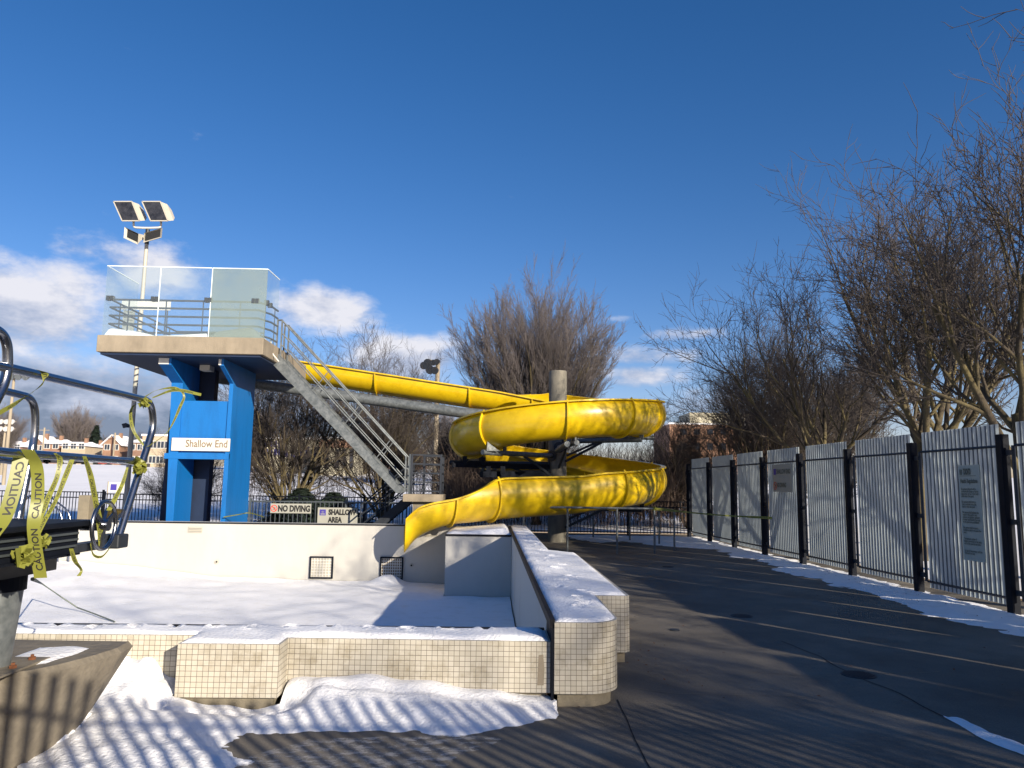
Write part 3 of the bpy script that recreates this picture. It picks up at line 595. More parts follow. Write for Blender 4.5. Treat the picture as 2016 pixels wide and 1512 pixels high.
picket('picket_fence', (-13.5, 27.3), (7.0, 26.4), 1.2, 'black metal picket fence beyond the slide and the snow', rails=(.12, -.03, -.22))
picket('picket_fence', (-30, 29.5, .05), (-13.6, 27.4, .05), 1.2, 'black picket fence at far left below the snow field', rails=(.12, -.03, -.22))
picket('railing_fence', UY(492, 1000, 22.8).to_2d(), (-1.45, 22.8), 1.12, 'grey picket railing holding the signs behind the pool', 'railm', .13, rails=(.12, -.02))
# the tall picket fence behind the photographer, whose shadow stripes the deck
picket('tall_picket_fence', (-2.5, -.75), (7.3, -.75), 2.74, 'tall black picket fence standing behind the viewpoint', 'blackp', .136, 2.45, .042, rails=(.15, -.24), postw=.07, posth=2.74)
def sign(name, px0, py0, px1, py1, y, lab, mm, zmin=None):
    a, b = UY(px0, py0, y), UY(px1, py1, y); t = thing(name, (a.x, y, b.z), lab, 'sign')
    MB().box((a.x, y - .012, b.z), (b.x, y, a.z)).build('board', mm, t, bev=.003); return t, V((a.x, y - .013, b.z)), b.x - a.x, a.z - b.z
EX, EZ = V((1, 0, 0)), V((0, 0, 1))
t, org, W_, H_ = sign('no_diving_sign', 533, 991, 612, 1011, 22.74, 'wide sign reading NO DIVING with a red circle', 'cream')
put_text('NO DIVING', .24, org + EX * W_ * .19 + EZ * H_ * .2, EX, EZ, t, 'ink', .012, W_ * .79); ring(org + EX * W_ * .09 + EZ * H_ * .5, EX, EZ, .1, 'red', t)
t, org, W_, H_ = sign('shallow_area_sign', 626, 999, 703, 1036, 22.72, 'pale sign reading SHALLOW AREA beside the NO DIVING sign', 'cream')
put_text('SHALLOW', .21, org + EX * W_ * .27 + EZ * H_ * .62, EX, EZ, t, 'ink', .012, W_ * .7); put_text('AREA', .21, org + EX * W_ * .26 + EZ * H_ * .2, EX, EZ, t, 'ink', .012, W_ * .36)
c = org + EX * W_ * .05 + EZ * H_ * .57
MB().add([c + V((0, -.004, 0)) + EX * a + EZ * b for a, b in ((0, 0), (.18, 0), (.18, .17), (0, .17))], [(0, 1, 2, 3)]).build('symbol', 'purple', t)
g = MB()
for (ax, ay, bx, by) in ((.09, .05, .09, .14), (.03, .05, .15, .05), (.05, .1, .13, .1), (.03, .03, .15, .03)): g.bar(c + V((ax, -.007, ay)), c + V((bx, -.007, by)), .003, .012)
g.build('pictogram', 'cream', t)

# ------------------------------------------------------------------ tower with platform
YF = 20.9                                    # front face of the legs
YS = 19.6                                    # front edge of the slab
sl0, sl1 = UY(188, 697, YS), UY(517, 702, YS); st0 = UY(190, 663, YS)
SX0, SX1, SZ0, SZ1 = sl0.x, sl1.x, (sl0.z + sl1.z) / 2, (sl0.z + sl1.z) / 2 + .5
SYB = YS + 4.6
tower = thing('slide_tower', (-8, YF, 0), 'blue painted concrete tower carrying a glazed platform above the pool', 'tower')
zb = 0.0; zt1 = SZ0 - .02
def Xp(px, py, y=YF): return UY(px, py, y).x
def Zp(px, py, y=YF): return UY(px, py, y).z
# left leg: splayed on its outer (left) side, battered to a wider base
l0, l1 = Xp(339, 735), Xp(326, 1050)         # front outer edge top, bottom
i0, i1 = Xp(350, 900), Xp(346, 1027)
r0, r1 = Xp(441, 904), Xp(438, 1027)
o0, o1 = Xp(461, 735), Xp(455, 1040)
ZB, ZT = 0., SZ0
def leg(xl0, xl1, xr, dep, flare):
    yb = YF + dep
    A = [(xl1, YF, ZB), (xr, YF, ZB), (xr, yb, ZB), (xl1 - flare, yb, ZB)]
    B = [(xl0, YF, ZT - .55), (xr, YF, ZT - .55), (xr, yb, ZT - .55), (xl0 - flare, yb, ZT - .55)]
    m = MB().loft(A, B)
    y2 = YF - .85      # corbel reaching forward under the slab
    C = [(xl0 + .0, YF, ZT - .55), (xr, YF, ZT - .55), (xr, yb, ZT - .55), (xl0 - flare, yb, ZT - .55)]
    D = [(xl0, y2, ZT - .18), (xr, y2, ZT - .18), (xr, yb, ZT - .18), (xl0 - flare, yb, ZT - .18)]
    E_ = [(x, y, ZT + .01) for x, y, z in D]
    m.loft(C, D).loft(D, E_); return m
lg = leg(l0, l1, i0, 1.15, .35).build('leg', 'blue', tower)
rg = leg(r0 + .02, r0, o0, 1.9, 0)
rg.build('leg', 'blue', tower)
for xa, xb in ((l0 - .01, i0 - .06), (r0, o0 - .06)): MB().box((xa, YF - .87, ZT - .17), (xb, YF - .852, ZT - .01)).build('corbel_cap', 'white', tower)
zs0, zs1 = Zp(400, 904), Zp(400, 789)
MB().box((i0 + .001, YF + .05, zs0), (r0 + .019, YF + .25, zs1)).build('cross_wall', 'blue', tower)
zl = Zp(400, 893); MB().box((l0 - .05, YF - .012, zs0), (o0 - .0, YF + .048, zl)).build('lintel', 'blue', tower)
# rear wall, its shade painted in with the darkened blue
MB().loft([(l1 - .75, YF + 1.3, ZB), (Xp(408, 1000, YF + 1.3), YF + 1.3, ZB), (Xp(408, 1000, YF + 1.3), YF + 1.6, ZB), (l1 - .75, YF + 1.6, ZB)],
          [(l0 - .5, YF + 1.3, ZT), (Xp(413, 904, YF + 1.3), YF + 1.3, ZT), (Xp(413, 904, YF + 1.3), YF + 1.6, ZT), (l0 - .5, YF + 1.6, ZT)]).build('rear_wall', 'blueshade', tower)
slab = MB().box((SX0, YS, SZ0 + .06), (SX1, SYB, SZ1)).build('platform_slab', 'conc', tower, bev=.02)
MB().box((SX0 + .08, YS + .08, SZ0), (SX1 - .08, SYB - .08, SZ0 + .058)).build('slab_underside', 'blueshade', slab)
# sign board on the tower
a, b = Zp(400, 863), Zp(400, 888); xa, xb = Xp(339.5, 875), Xp(454, 875)
sb = MB().box((xa, YF - .06, b), (xb, YF - .035, a)).build('name_board', 'white', tower)
put_text('Shallow End', .28, (Xp(367, 880), YF - .061, b + (a - b) * .3), EX, EZ, sb, 'tan', .004, Xp(449, 880) - Xp(367, 880))
# platform railing: posts, five rails, clamps; glass panels outside
RZ = [SZ1 + h for h in (.12, .34, .56, .78, .99)]
def railside(p, q, nposts, name='railing', skip0=False):
    m = MB()
    for z in RZ: m.tube([(p[0], p[1], z), (q[0], q[1], z)], .027, 8)
    for k in range(nposts):
        t_ = (k + .5) / nposts; x, y = p[0] + (q[0] - p[0]) * t_, p[1] + (q[1] - p[1]) * t_; m.bar((x, y, SZ1), (x, y, RZ[-1]), .05, .012, (1, 0, 0))
    return m.build(name, 'railm', tower, smooth=True)
ix0, ix1, iy0, iy1 = SX0 + .16, SX1 - .14, YS + .22, SYB - .15
railside((ix0, iy0), (ix1 - .1, iy0), 4); railside((ix0, iy0), (ix0, iy1), 4); railside((ix0 , iy1), (ix1 - 1.2, iy1), 3)
railside((ix1 - .1, iy0), (ix1 + .1, iy0 + .5), 1); railside((ix1 + .1, iy0 + .5), (ix1 + .12, iy0 + 1.0), 1)
GT = Zp(360, 527, YS + .1); 
gx = [SX0 + .06, Xp(312, 600, YS + .1), Xp(413.5, 600, YS + .1), SX1 - .02]
def glass(x0, y0, x1, y1, mm, edge=True):
    o = MB().bar((x0, y0, (SZ1 + GT) / 2), (x1, y1, (SZ1 + GT) / 2), .012, GT - SZ1 - .01).build('glass_panel', mm, tower)
    MB().bar((x0, y0, GT + .008), (x1, y1, GT + .008), .016, .022).build('glass_edge', 'edge', o)
    if edge: MB().bar((x0, y0, SZ1), (x0, y0, GT), .02, .02).build('glass_edge', 'edge', o)
glass(gx[0], YS + .1, gx[1] - .01, YS + .1, 'glass', False); glass(gx[1], YS + .1, gx[2] - .01, YS + .1, 'glass'); glass(gx[2] + .01, YS + .1, gx[3], YS + .1, 'glasst')
glass(SX0 + .06, YS + .12, SX0 + .06, YS + 1.9, 'glass', False); glass(SX1 - .02, YS + .12, SX1 + .0, YS + 1.15, 'glass', False)
for px in (218, 306, 411, 504):
    x = Xp(px, 590, YS + .15)
    for a_, b_ in ((-.09, -.01), (.01, .09)): MB().box((x + a_, YS + .08, RZ[-1] - .05), (x + b_, YS + .2, RZ[-1] + .07)).build('glass_clamp', 'railm', tower)
for y_ in (.2, .5): MB().box((SX1 - .1, YS + y_, RZ[-1] - .06), (SX1 + .01, YS + y_ + .09, RZ[-1] + .06)).build('glass_clamp', 'railm', tower)
m = MB().tube(arc([UY(533, 670, YS + .9), UY(535, 695, YS + .9), UY(549, 712, YS + .9)], .1), .02, 6); m.build('conduit', 'white', tower)
m = MB().box((Xp(388, 716, YF), YF + .2, SZ0 - .16), (Xp(408, 716, YF), YF + .55, SZ0 - .01)); m.build('lamp_box', 'horn', tower)
# white boards standing on the platform
for k, (a, b, c_, d_, y, mm, lb) in enumerate(((240, 592, 335, 611, 23.6, 'white', 'white blank board hanging behind platform rails'), (243, 611, 262, 655, 23.3, 'cream', 'small pale notice panel standing on the platform'))):
    p, q = UY(a, b, y), UY(c_, d_, y); t = thing('notice_board', (p.x, y, SZ1), lb, 'sign'); MB().box((p.x, y, q.z), (q.x, y + .03, p.z)).build('board', mm, t)
    m = MB()
    for x in (p.x + .1, q.x - .1): m.bar((x, y + .05, SZ1), (x, y + .05, p.z - .02), .03, .03)
    m.build('stand', 'railm', t)
    if k:
        m = MB()
        for j in range(6): m.box((p.x + .03, y - .004, p.z - .06 - j * .085), (q.x - .05, y - .001, p.z - .04 - j * .085))
        m.build('text_lines', 'inkg', t)
# snow on platform
def pz(prof):
    def f(x, y, d):
        t = min(1, max(0, (y - YS - .12) / .05)); e_ = min(1, d / .06); return SZ1 + .003 + e_ * float(np.interp(x, prof[0], prof[1])) * (1 - .5 * max(0, (y - YS - .6)))
    return f
xa, xm, xm2, xb = SX0 + .1, Xp(300, 650, YS), Xp(411, 650, YS), SX1 - .12
tag(sheet([(xa, YS + .13), (xm2 - .02, YS + .13), (xm2 - .02, YS + 1.2), (xa, YS + 1.2)], .09, pz(([xa, xa + .9, xm, xm + .6, xm2], [.24, .15, .04, .08, .16]))).build('snow', 'snow', smooth=True), 'thin snow behind the clear glass of the platform', 'snow', kind='stuff')
tag(sheet([(xm2 + .02, YS + .13), (xb, YS + .13), (xb, YS + 1.2), (xm2 + .02, YS + 1.2)], .09, pz(([xm2, xm2 + .7, xm2 + 1.0, xb - .15, xb], [.17, .28, .32, .22, .04]))).build('snow', 'snow', smooth=True), 'mound of snow behind the hazy glass panel', 'snow', kind='stuff')
# far equipment seen through the railing: part of the slide entrance gate
t = thing('slide_gate', (Xp(350, 650, 23.0), 23.0, SZ1), 'steel wheels and handles of the slide gate on the platform', 'gate')
m = MB()
for px in (322, 350, 388, 398): x = Xp(px, 645, 23.0); m.tube([(x, 23.0, SZ1), (x, 23.0, SZ1 + .5)], .03, 8)
m.build('frame', 'railm', t)
for px in (320, 357, 397):
    x, z = Xp(px, 648, 22.9), SZ1 + .25; MB().tube([(x + .16 * math.cos(a), 22.9, z + .16 * math.sin(a)) for a in np.linspace(0, 6.283, 17)], .022, 8).tube([(x, 22.86, z), (x, 22.95, z)], .09, 12).build('wheel', 'dark', t, smooth=True)

# ------------------------------------------------------------------ staircase
stair = thing('metal_staircase', (-2.4, 21.2, 0), 'galvanised steel staircase descending from the platform to a concrete landing', 'staircase')
Ys = YS + 1.35
T0, T1 = UY(549, 697, Ys), UY(797, 968, Ys); Wd = .75
def stringer(y):
    d = (T1 - T0); d.y = 0; n_ = V((d.z, 0, -d.x)).normalized(); th = .31
    a = V((T0.x, y, T0.z)); b = V((T1.x, y, T1.z)); dn = -n_ if n_.z > 0 else n_
    m = MB(); vs = []
    for yy in (y, y + .012):
        for p, k in ((a, 0), (b, 0), (b + V((0, 0, -.02)), 1), (a, 1)):
            c_ = p + dn * (th if k else 0); vs.append((c_.x, yy, max(c_.z, 1.4)))
    m.add(vs, [(0, 1, 2, 3), (7, 6, 5, 4), (0, 4, 5, 1), (1, 5, 6, 2), (2, 6, 7, 3), (3, 7, 4, 0)])
    for p, q in ((a, b), (a + dn * th, b + dn * th)): m.bar((p.x, y + .02, p.z), (q.x, y + .02, max(q.z, 1.41)), .06, .012, (0, 1, 0) if False else (0, 0, 1))
    return m
stringer(Ys).build('stringer', 'galv', stair); stringer(Ys + Wd).build('stringer', 'galv', stair)
m = MB(); n = 20
for k in range(n):
    t_ = (k + .5) / n; x, z = T0.x + (T1.x - T0.x) * t_, T0.z + (T1.z - T0.z) * t_ - .04; m.box((x - .12, Ys + .03, z - .2), (x + .12, Ys + Wd - .02, z - .17))
m.build('treads', 'railm', stair)
for y in (Ys + .02, Ys + Wd - .01):
    m = MB(); up = V((0, 0, 1)); A = V((T0.x + .04, y, T0.z)); B = V((T1.x, y, T1.z))
    for h in (.28, .6, .95):
        m.tube([A + up * h, B + up * h], .017 if h < .9 else .022, 8)
    m.bar(A - up * .1, A + up * .97, .04, .04)
    m.bar(A + V((-.12, 0, -.1)), A + V((-.12, 0, .97)), .04, .04)
    m.tube([A + up * .96, A + V((-.14, 0, .96))], .026, 8)
    for t_ in (.27, .52, .77):
        c_ = A.lerp(B, t_); m.bar(c_ + up * .02, c_ + V((.36, 0, .52)), .035, .02)
    m.bar(B, B + up * .95, .04, .04); m.build('handrail', 'galv', stair)
LX0, LX1, LZ0, LZ1 = Xp(793, 980, Ys - .1), Xp(872, 980, Ys - .1), Zp(830, 988, Ys - .1), Zp(830, 973, Ys - .1)
MB().box((LX0, Ys - .1, LZ0), (LX1, Ys + 1.0, LZ1)).build('landing', 'conc', stair, bev=.01)
MB().box((LX0 + .25, Ys + .1, 0), (LX0 + .8, Ys + .5, LZ0)).build('landing_pier', 'concd', stair)
lt = Zp(840, 896, Ys)
def cage(x0, x1, y, m):
    for k in range(5): z = LZ1 + .08 + (lt - LZ1 - .08) * k / 4; m.bar((x0, y, z), (x1, y, z), .03, .035)
def cagey(x, y0, y1, m):
    for k in range(5): z = LZ1 + .08 + (lt - LZ1 - .08) * k / 4; m.bar((x, y0, z), (x, y1, z), .03, .035)
cx0, cx1 = Xp(811, 940, Ys), Xp(868, 940, Ys)
m = MB(); cage(cx0, cx1, Ys - .05, m)
for x in (cx0, cx1): m.bar((x, Ys - .05, LZ1), (x, Ys - .05, lt + .02), .05, .05)
m.build('landing_railing', 'dark', stair)
MB().bar((cx0 - .06, Ys - .05, LZ1), (cx0 - .06, Ys - .05, lt + .02), .04, .05).build('landing_post', 'railm', stair)
m = MB(); cage(cx0 + .2, cx1, Ys + .9, m); cagey(cx1 + .02, Ys - .05, Ys + .9, m)
for x, y in ((cx1, Ys + .9), (cx1, Ys + .4), (cx0 + .25, Ys + .9)): m.bar((x, y, LZ1), (x, y, lt + .02), .06, .06)
m.build('landing_railing', 'dark', stair)
# lower flight, to the left behind
B0, B1 = V((LX0 + .1, Ys + 1.15, LZ1 - .05)), V((LX0 - 1.35, Ys + 1.15, .08))
for dy in (0, .8):
    m = MB(); m.bar(B0 + V((0, dy, -.05)), B1 + V((0, dy, -.05)), .03, .24)
    m.build('stringer', 'dark', stair); m = MB()
    for h in (.35, .65, .95): m.tube([B0 + V((0, dy, h)), B1 + V((0, dy, h))], .022, 8)
    for t_ in (.02, .5, .98): c_ = B0.lerp(B1, t_) + V((0, dy, 0)); m.bar(c_, c_ + V((0, 0, .97)), .035, .035)
    m.build('handrail', 'dark', stair)
m = MB()
for k in range(7): c_ = B0.lerp(B1, (k + .5) / 7); m.box((c_.x - .12, c_.y + .02, c_.z - .02), (c_.x + .12, c_.y + .78, c_.z + .01))
m.build('treads', 'dark', stair)

# ------------------------------------------------------------------ water slide
CX, CY = 2.0, 23.2; RR, RS = 2.66, .6
slide = thing('water_slide', (CX, CY, 0), 'yellow fibreglass water slide coiling round a concrete column into the pool', 'water slide')
top = UY(1098, 731, CY)
colm = MB().lathe([(.275, 0), (.275, top.z - .02), (.262, top.z)], (CX, CY, 0), 32).build('column', 'column', slide, smooth=True)
# stations: x, y, zbottom, outward dir, theta_in, theta_out
st = []
xs0 = UY(560, 720, CY + RR).x
z_st, z_en = 5.12, 3.87
nS = 26
for i in range(nS):
    t_ = i / nS; x = xs0 + (CX - xs0) * t_; z = z_st + (z_en - z_st) * t_
    k = max(0, (t_ - .8) / .2); st.append((x, CY + RR, z, (0, 1), 93 - 8 * k, 93 + 34 * k, ))
phi_c = [90, 0, -90, -180, -270, -360, -450]; zc = [3.87, 3.27, 2.91, 2.42, 1.87, 1.33, .95]
def smooth_interp(x, xs_, ys_):
    import bisect
    n = len(xs_)
    i = min(max(bisect.bisect_right(xs_, x) - 1, 0), n - 2); h = xs_[i + 1] - xs_[i]; t_ = (x - xs_[i]) / h
    def sl_(j):
        if j == 0: return (ys_[1] - ys_[0]) / (xs_[1] - xs_[0])
        if j == n - 1: return (ys_[-1] - ys_[-2]) / (xs_[-1] - xs_[-2])
        return (ys_[j + 1] - ys_[j - 1]) / (xs_[j + 1] - xs_[j - 1])
    a, b = sl_(i) * h, sl_(i + 1) * h
    return (2 * t_ ** 3 - 3 * t_ ** 2 + 1) * ys_[i] + (t_ ** 3 - 2 * t_ ** 2 + t_) * a + (-2 * t_ ** 3 + 3 * t_ ** 2) * ys_[i + 1] + (t_ ** 3 - t_ ** 2) * b
def helix(phi):
    z = smooth_interp(-phi, [-p for p in phi_c], zc); c_, s_ = math.cos(R(phi)), math.sin(R(phi)); return (CX + RR * c_, CY + RR * s_, z, (c_, s_), 80, 132)
phis = list(np.arange(90, -432.1, -5)) + [-432]
for p in phis: st.append(helix(p))
nh = len(st)
ex = [(2.2, 20.41, .93, 22, 81, 133), (1.4, 20.08, .88, 24, 82, 135), (.6, 19.72, .83, 25, 84, 137), (0, 19.44, .78, 25, 86, 137), (-.5, 19.21, .73, 24, 86, 112), (-1.0, 19.0, .68, 20, 86, 95), (-1.5, 18.86, .52, 14, 86, 100), (-1.82, 18.8, .32, 10, 87, 107), (-2.07, 18.77, .0, 8, 88, 114)]
exs = list(range(len(ex)))
for t_ in np.arange(0, len(ex) - 1 + .01, .25):
    v = [smooth_interp(t_, exs, [e_[k] for e_ in ex]) for k in range(6)]; a = R(v[3])
    st.append((v[0], v[1], v[2], (math.sin(a), -math.cos(a)), v[4], v[5]))
def section(s, rad, lip=0):
    x, y, z, (ox, oy), ti, to = s; pts = []
    n = 18
    for k in range(n + 1):
        th = R(-ti + (ti + to) * k / n); pts.append((x + ox * rad * math.sin(th), y + oy * rad * math.sin(th), z + RS - rad * math.cos(th)))
    return pts
outer = [section(s, RS) for s in st]; inner = [section(s, RS - .025) for s in st]
m = MB(); n1 = len(outer[0])
for g_ in (outer, inner):
    o_ = len(m.v)
    for r_ in g_: m.v += r_
    for i in range(len(g_) - 1):
        for k in range(n1 - 1): a = o_ + i * n1 + k; q = (a, a + 1, a + 1 + n1, a + n1); m.f.append(q if g_ is outer else q[::-1])
no_ = len(outer) * n1
for k in range(n1 - 1): m.f.append((k, k + 1, no_ + k + 1, no_ + k)); b = (len(outer) - 1) * n1; m.f.append((b + k, b + k + 1, no_ + b + k + 1, no_ + b + k))
m.build('flume', 'yellow', slide, smooth=True)
# rolled lips along both rims
for side in (0, -1):
    m = MB(); vs = []
    for s, r_ in zip(st, inner):
        p = V(r_[side]); o_ = V((s[3][0], s[3][1], 0)) * (-1 if side == 0 else 1)
        if side == -1 and s[5] > 100: w_ = .15
        else: w_ = .11
        a = p - o_ * .0; b = p + o_ * w_ + V((0, 0, .004)); vs += [a + V((0, 0, .012)), b + V((0, 0, .012)), b - V((0, 0, .03)), a - V((0, 0, .012))]
    m.v = [tuple(v) for v in vs]
    for i in range(len(st) - 1):
        for k in range(4): a = 4 * i + k; b = 4 * i + (k + 1) % 4; m.f.append((a, b, b + 4, a + 4))
    m.f += [(0, 1, 2, 3), tuple(len(m.v) - 4 + k for k in (3, 2, 1, 0))]
    m.build('rim_lip', 'yellow', slide)
# section joints
def rib(s, s2):
    a, b, c_, d_ = section(s, RS - .01), section(s, RS + .07), section(s2, RS - .01), section(s2, RS + .07)
    m = MB(); n = len(a); m.v = a + b + c_ + d_
    dx = V((s2[0] - s[0], s2[1] - s[1], s2[2] - s[2])).normalized() * .035
    m.v = a + b + [tuple(V(p) + dx) for p in a] + [tuple(V(p) + dx) for p in b]
    for k in range(n - 1):
        m.f += [(k, k + 1, n + k + 1, n + k), (2 * n + k, 3 * n + k, 3 * n + k + 1, 2 * n + k + 1), (n + k, n + k + 1, 3 * n + k + 1, 3 * n + k)]
    m.build('joint_flange', 'yellow', slide)
for i in (9, 18, 24): rib(st[i], st[i + 1])
for p in (50, 15, -28, -56, -89, -133, -172, -215, -250, -300, -345, -388, -422):
    i = nS + int(round((90 - p) / 5)); rib(st[i], st[min(i + 1, len(st) - 1)])
for i in (nh + 12, nh + 20): rib(st[i], st[i + 1])
# long support pipe and arms
p0, p1 = UY(500, 755, 24.6), UY(905, 812, CY + 1.2)
MB().tube([(p0.x - 1.2, 24.3, p0.z + .12), p0, p1, (CX, CY + .3, UY(1000, 824, CY).z)], .165, 20).build('support_pipe', 'galv', slide, smooth=True)
def arm(phi, z, ext=.55, m_='dark', saddle=True, r_=.07):
    c_, s_ = math.cos(R(phi)), math.sin(R(phi)); e_ = RR + ext
    a = MB().tube([(CX + .2 * c_, CY + .2 * s_, z), (CX + e_ * c_, CY + e_ * s_, z)], r_, 12).build('support_arm', m_, slide, smooth=True)
    m = MB()
    for dr_ in (-.35, .1):
        q = RR + dr_; zz = z + .42; m.bar((CX + q * c_, CY + q * s_, z), (CX + q * c_, CY + q * s_, z + .25), .12, .04, (-s_, c_, 0))
    m.build('saddle', m_, slide)
    MB().tube([(CX + .29 * c_, CY + .29 * s_, z - .0), (CX + .25 * c_, CY + .25 * s_, z)], .17, 12).build('collar_plate', 'dark', slide)
    MB().bar((CX + .28 * c_, CY + .28 * s_, z - .6), (CX + 1.5 * c_, CY + 1.5 * s_, z - .05), .05, .07).build('brace', 'dark', slide)
def zh(phi): return helix(phi)[2]
for p, mm, ex_ in ((50, 'dark', .3), (5, 'galv', .35), (-35, 'galv', .1), (-85, 'galv', .3), (-135, 'galv', .1), (-178, 'dark', .6)): arm(p, zh(p) - .12, ex_, mm)
for p in (-215, -265, -310, -350, -395): arm(p, zh(p) - .14, .1, 'dark')
m = MB()      # beam frames under the left half of the upper loop
for (a, b, y0) in ((UY(890, 914, 22.3), UY(1080, 920, 23.0), 0), (UY(948, 934, 21.6), UY(1080, 933, 23), 0)): m.bar(a, b, .16, .16)
m.build('cross_beam', 'blackp', slide)
for a, b in (((915, 898, 22.3), (915, 915, 22.3)), ((962, 918, 21.7), (962, 934, 21.7)), ((990, 918, 21.7), (990, 934, 21.7)), ((952, 900, 22.2), (952, 915, 22.2))): MB().bar(UY(*a), UY(*b), .13, .09).build('beam_spacer', 'blackp', slide)
# galvanised gusset with stub pipe at the left joint
a = UY(950, 890, 21.0); b = UY(988, 893, 21.5)
MB().tube([a, b], .075, 14).build('stub_pipe', 'galv', slide, smooth=True)
MB().loft([UY(960, 868, 20.98), UY(958, 888, 20.98), UY(985, 888, 21.1), UY(978, 884, 21.1)], [UY(960, 868, 21.0), UY(958, 888, 21.0), UY(985, 888, 21.12), UY(978, 884, 21.12)]).build('gusset', 'galv', slide)
MB().tube([UY(1097, 887, 22.8), UY(1117, 874, 20.4)], .08, 14).build('stub_pipe', 'galv', slide, smooth=True)

# ------------------------------------------------------------------ pipe rails beside the slide
def prail(name, pts, posts_, lab, g=None, r_=.027):
    t = thing(name, (posts_[0][0], posts_[0][1], 0), lab, 'railing', g)
    MB().tube(arc(pts, .07), r_, 8).build('top_rail', 'galv', t, smooth=True)
    for (x, y, z0, z1) in posts_: MB().tube([(x, y, z0), (x, y, z1)], r_, 8).build('post', 'galv', t, smooth=True)
q = []
base = [P(1117, 1087), P(1215, 1091), P(1289, 1090)]
yy = base[0][1]; x0 = UY(1031, 998, yy).x; zt_ = UY(1117, 999, yy).z
prail('pipe_railing', [(x0, yy, ZR + .03), (x0, yy, zt_), (base[-1][0], base[-1][1], zt_), (base[-1][0], base[-1][1], 0)], [(base[0][0], base[0][1], 0, zt_), (base[1][0], base[1][1], 0, zt_)], 'near steel pipe railing starting on the pool wall', 'pipe railings by the slide')
b2 = [P(1168, 1060), P(1240, 1065), P(1298, 1072), P(1328, 1084)]
prail('pipe_railing', [(b2[0][0], b2[0][1], 0), (b2[0][0], b2[0][1], 1.06), (b2[1][0], b2[1][1], 1.06), (b2[2][0], b2[2][1], 1.06), (b2[3][0], b2[3][1], 1.06), (b2[3][0], b2[3][1], 0)], [(b2[1][0], b2[1][1], 0, 1.06), (b2[2][0], b2[2][1], 0, 1.06)], 'farther steel pipe railing on the shaded snow', 'pipe railings by the slide')

# ------------------------------------------------------------------ caution tape
def ribbon(pts, wds, wdir, n=14):          # points, widths, width directions (blended)
    out = []
    pts = [V(p) for p in pts]; K = len(pts)
    if not isinstance(wds, (list, tuple)): wds = [wds] * K
    if not isinstance(wdir, list): wdir = [wdir] * K
    wdir = [V(d).normalized() for d in wdir]; idx = list(range(K)); rows = []
    N_ = (K - 1) * n
    for i in range(N_ + 1):
        t_ = i / n; p = V([smooth_interp(t_, idx, [q[k] for q in pts]) for k in range(3)]); w_ = smooth_interp(t_, idx, wds)
        j = min(int(t_), K - 2); d = wdir[j].lerp(wdir[j + 1], t_ - j)
        d = d.normalized() if d.length > .01 else wdir[j]; rows.append((p, d * w_ / 2 * (.7 if w_ < .055 else 1)))
    return rows
def tape(name, lab, strips, letters=(), group='caution tapes tied to the rails', loc=None):
    loc = loc or strips[0][0][0]
    t = thing(name, loc, lab, 'caution tape', group)
    for s in strips:
        rows = ribbon(*s); m = MB(); m.v = [tuple(c_) for p, d in rows for c_ in (p - d, p + d)]
        m.f = [(2 * i, 2 * i + 2, 2 * i + 3, 2 * i + 1) for i in range(len(rows) - 1)]; m.build('tape_strip', 'tape', t, smooth=True)
        if len(s) > 0 and letters is not None:
            L_ = [0]
            for a, b in zip(rows, rows[1:]): L_.append(L_[-1] + (b[0] - a[0]).length)
            T = L_[-1]; rep = letters if letters else [(.0, 1)]
            wv = sum(d.length for p, d in rows) / len(rows) * 2
            vs, fs = text('CAUTION', wv * .9, wv * .02); a0, a1 = textwidth(vs); lw = (a1 - a0); pos = letters[0] if letters else .02; dir_ = letters[1] if letters else 1; mir = letters[2] if letters else 1
            mm = MB(); s0 = pos
            arr = np.array(L_)
            while s0 + .02 < T:
                ok = True; out = []
                for x, y in vs:
                    u = s0 + (x - a0); 
                    if u > T: ok = False; break
                    if dir_ < 0: u = T - u
                    j = int(np.clip(np.searchsorted(arr, u) - 1, 0, len(rows) - 2)); f_ = (u - arr[j]) / max(1e-6, arr[j + 1] - arr[j]); p = rows[j][0].lerp(rows[j + 1][0], f_); d = rows[j][1].lerp(rows[j + 1][1], f_)
                    tn = (rows[j + 1][0] - rows[j][0]).normalized(); nn = tn.cross(d.normalized()); 
                    k_ = ((y / (wv * .72)) - .5) * 1.15
                    q = p + d * k_ * mir
                    q = q + nn * (.0012 if nn.dot(EYE - q) > 0 else -.0012); out.append(q)
                if ok: mm.add(out, fs)
                s0 += lw * 1.22
            if mm.v: mm.build('lettering', 'ink', t)
    return t
XN, XFR = -2.45, -3.02
# ------------------------------------------------------------------ diving stand in the left foreground
stand = thing('diving_stand', UX(20, 1280, -2.85), 'steel diving board stand with tubular rails wrapped in caution tape', 'diving stand')
def tubepx(pts, X, r_=.0245, name='side_rail', rad=.11):
    MB().tube(arc([UX(a, b, X) for a, b in pts], rad, 8), r_, 16).build(name, 'steel', stand, smooth=True)
tubepx([(-60, 707), (20, 725), (297, 790), (303, 838), (234, 1056)], XN, .0245, rad=.13)
tubepx([(-120, 868), (0, 890), (276, 909)], XN, .0235)
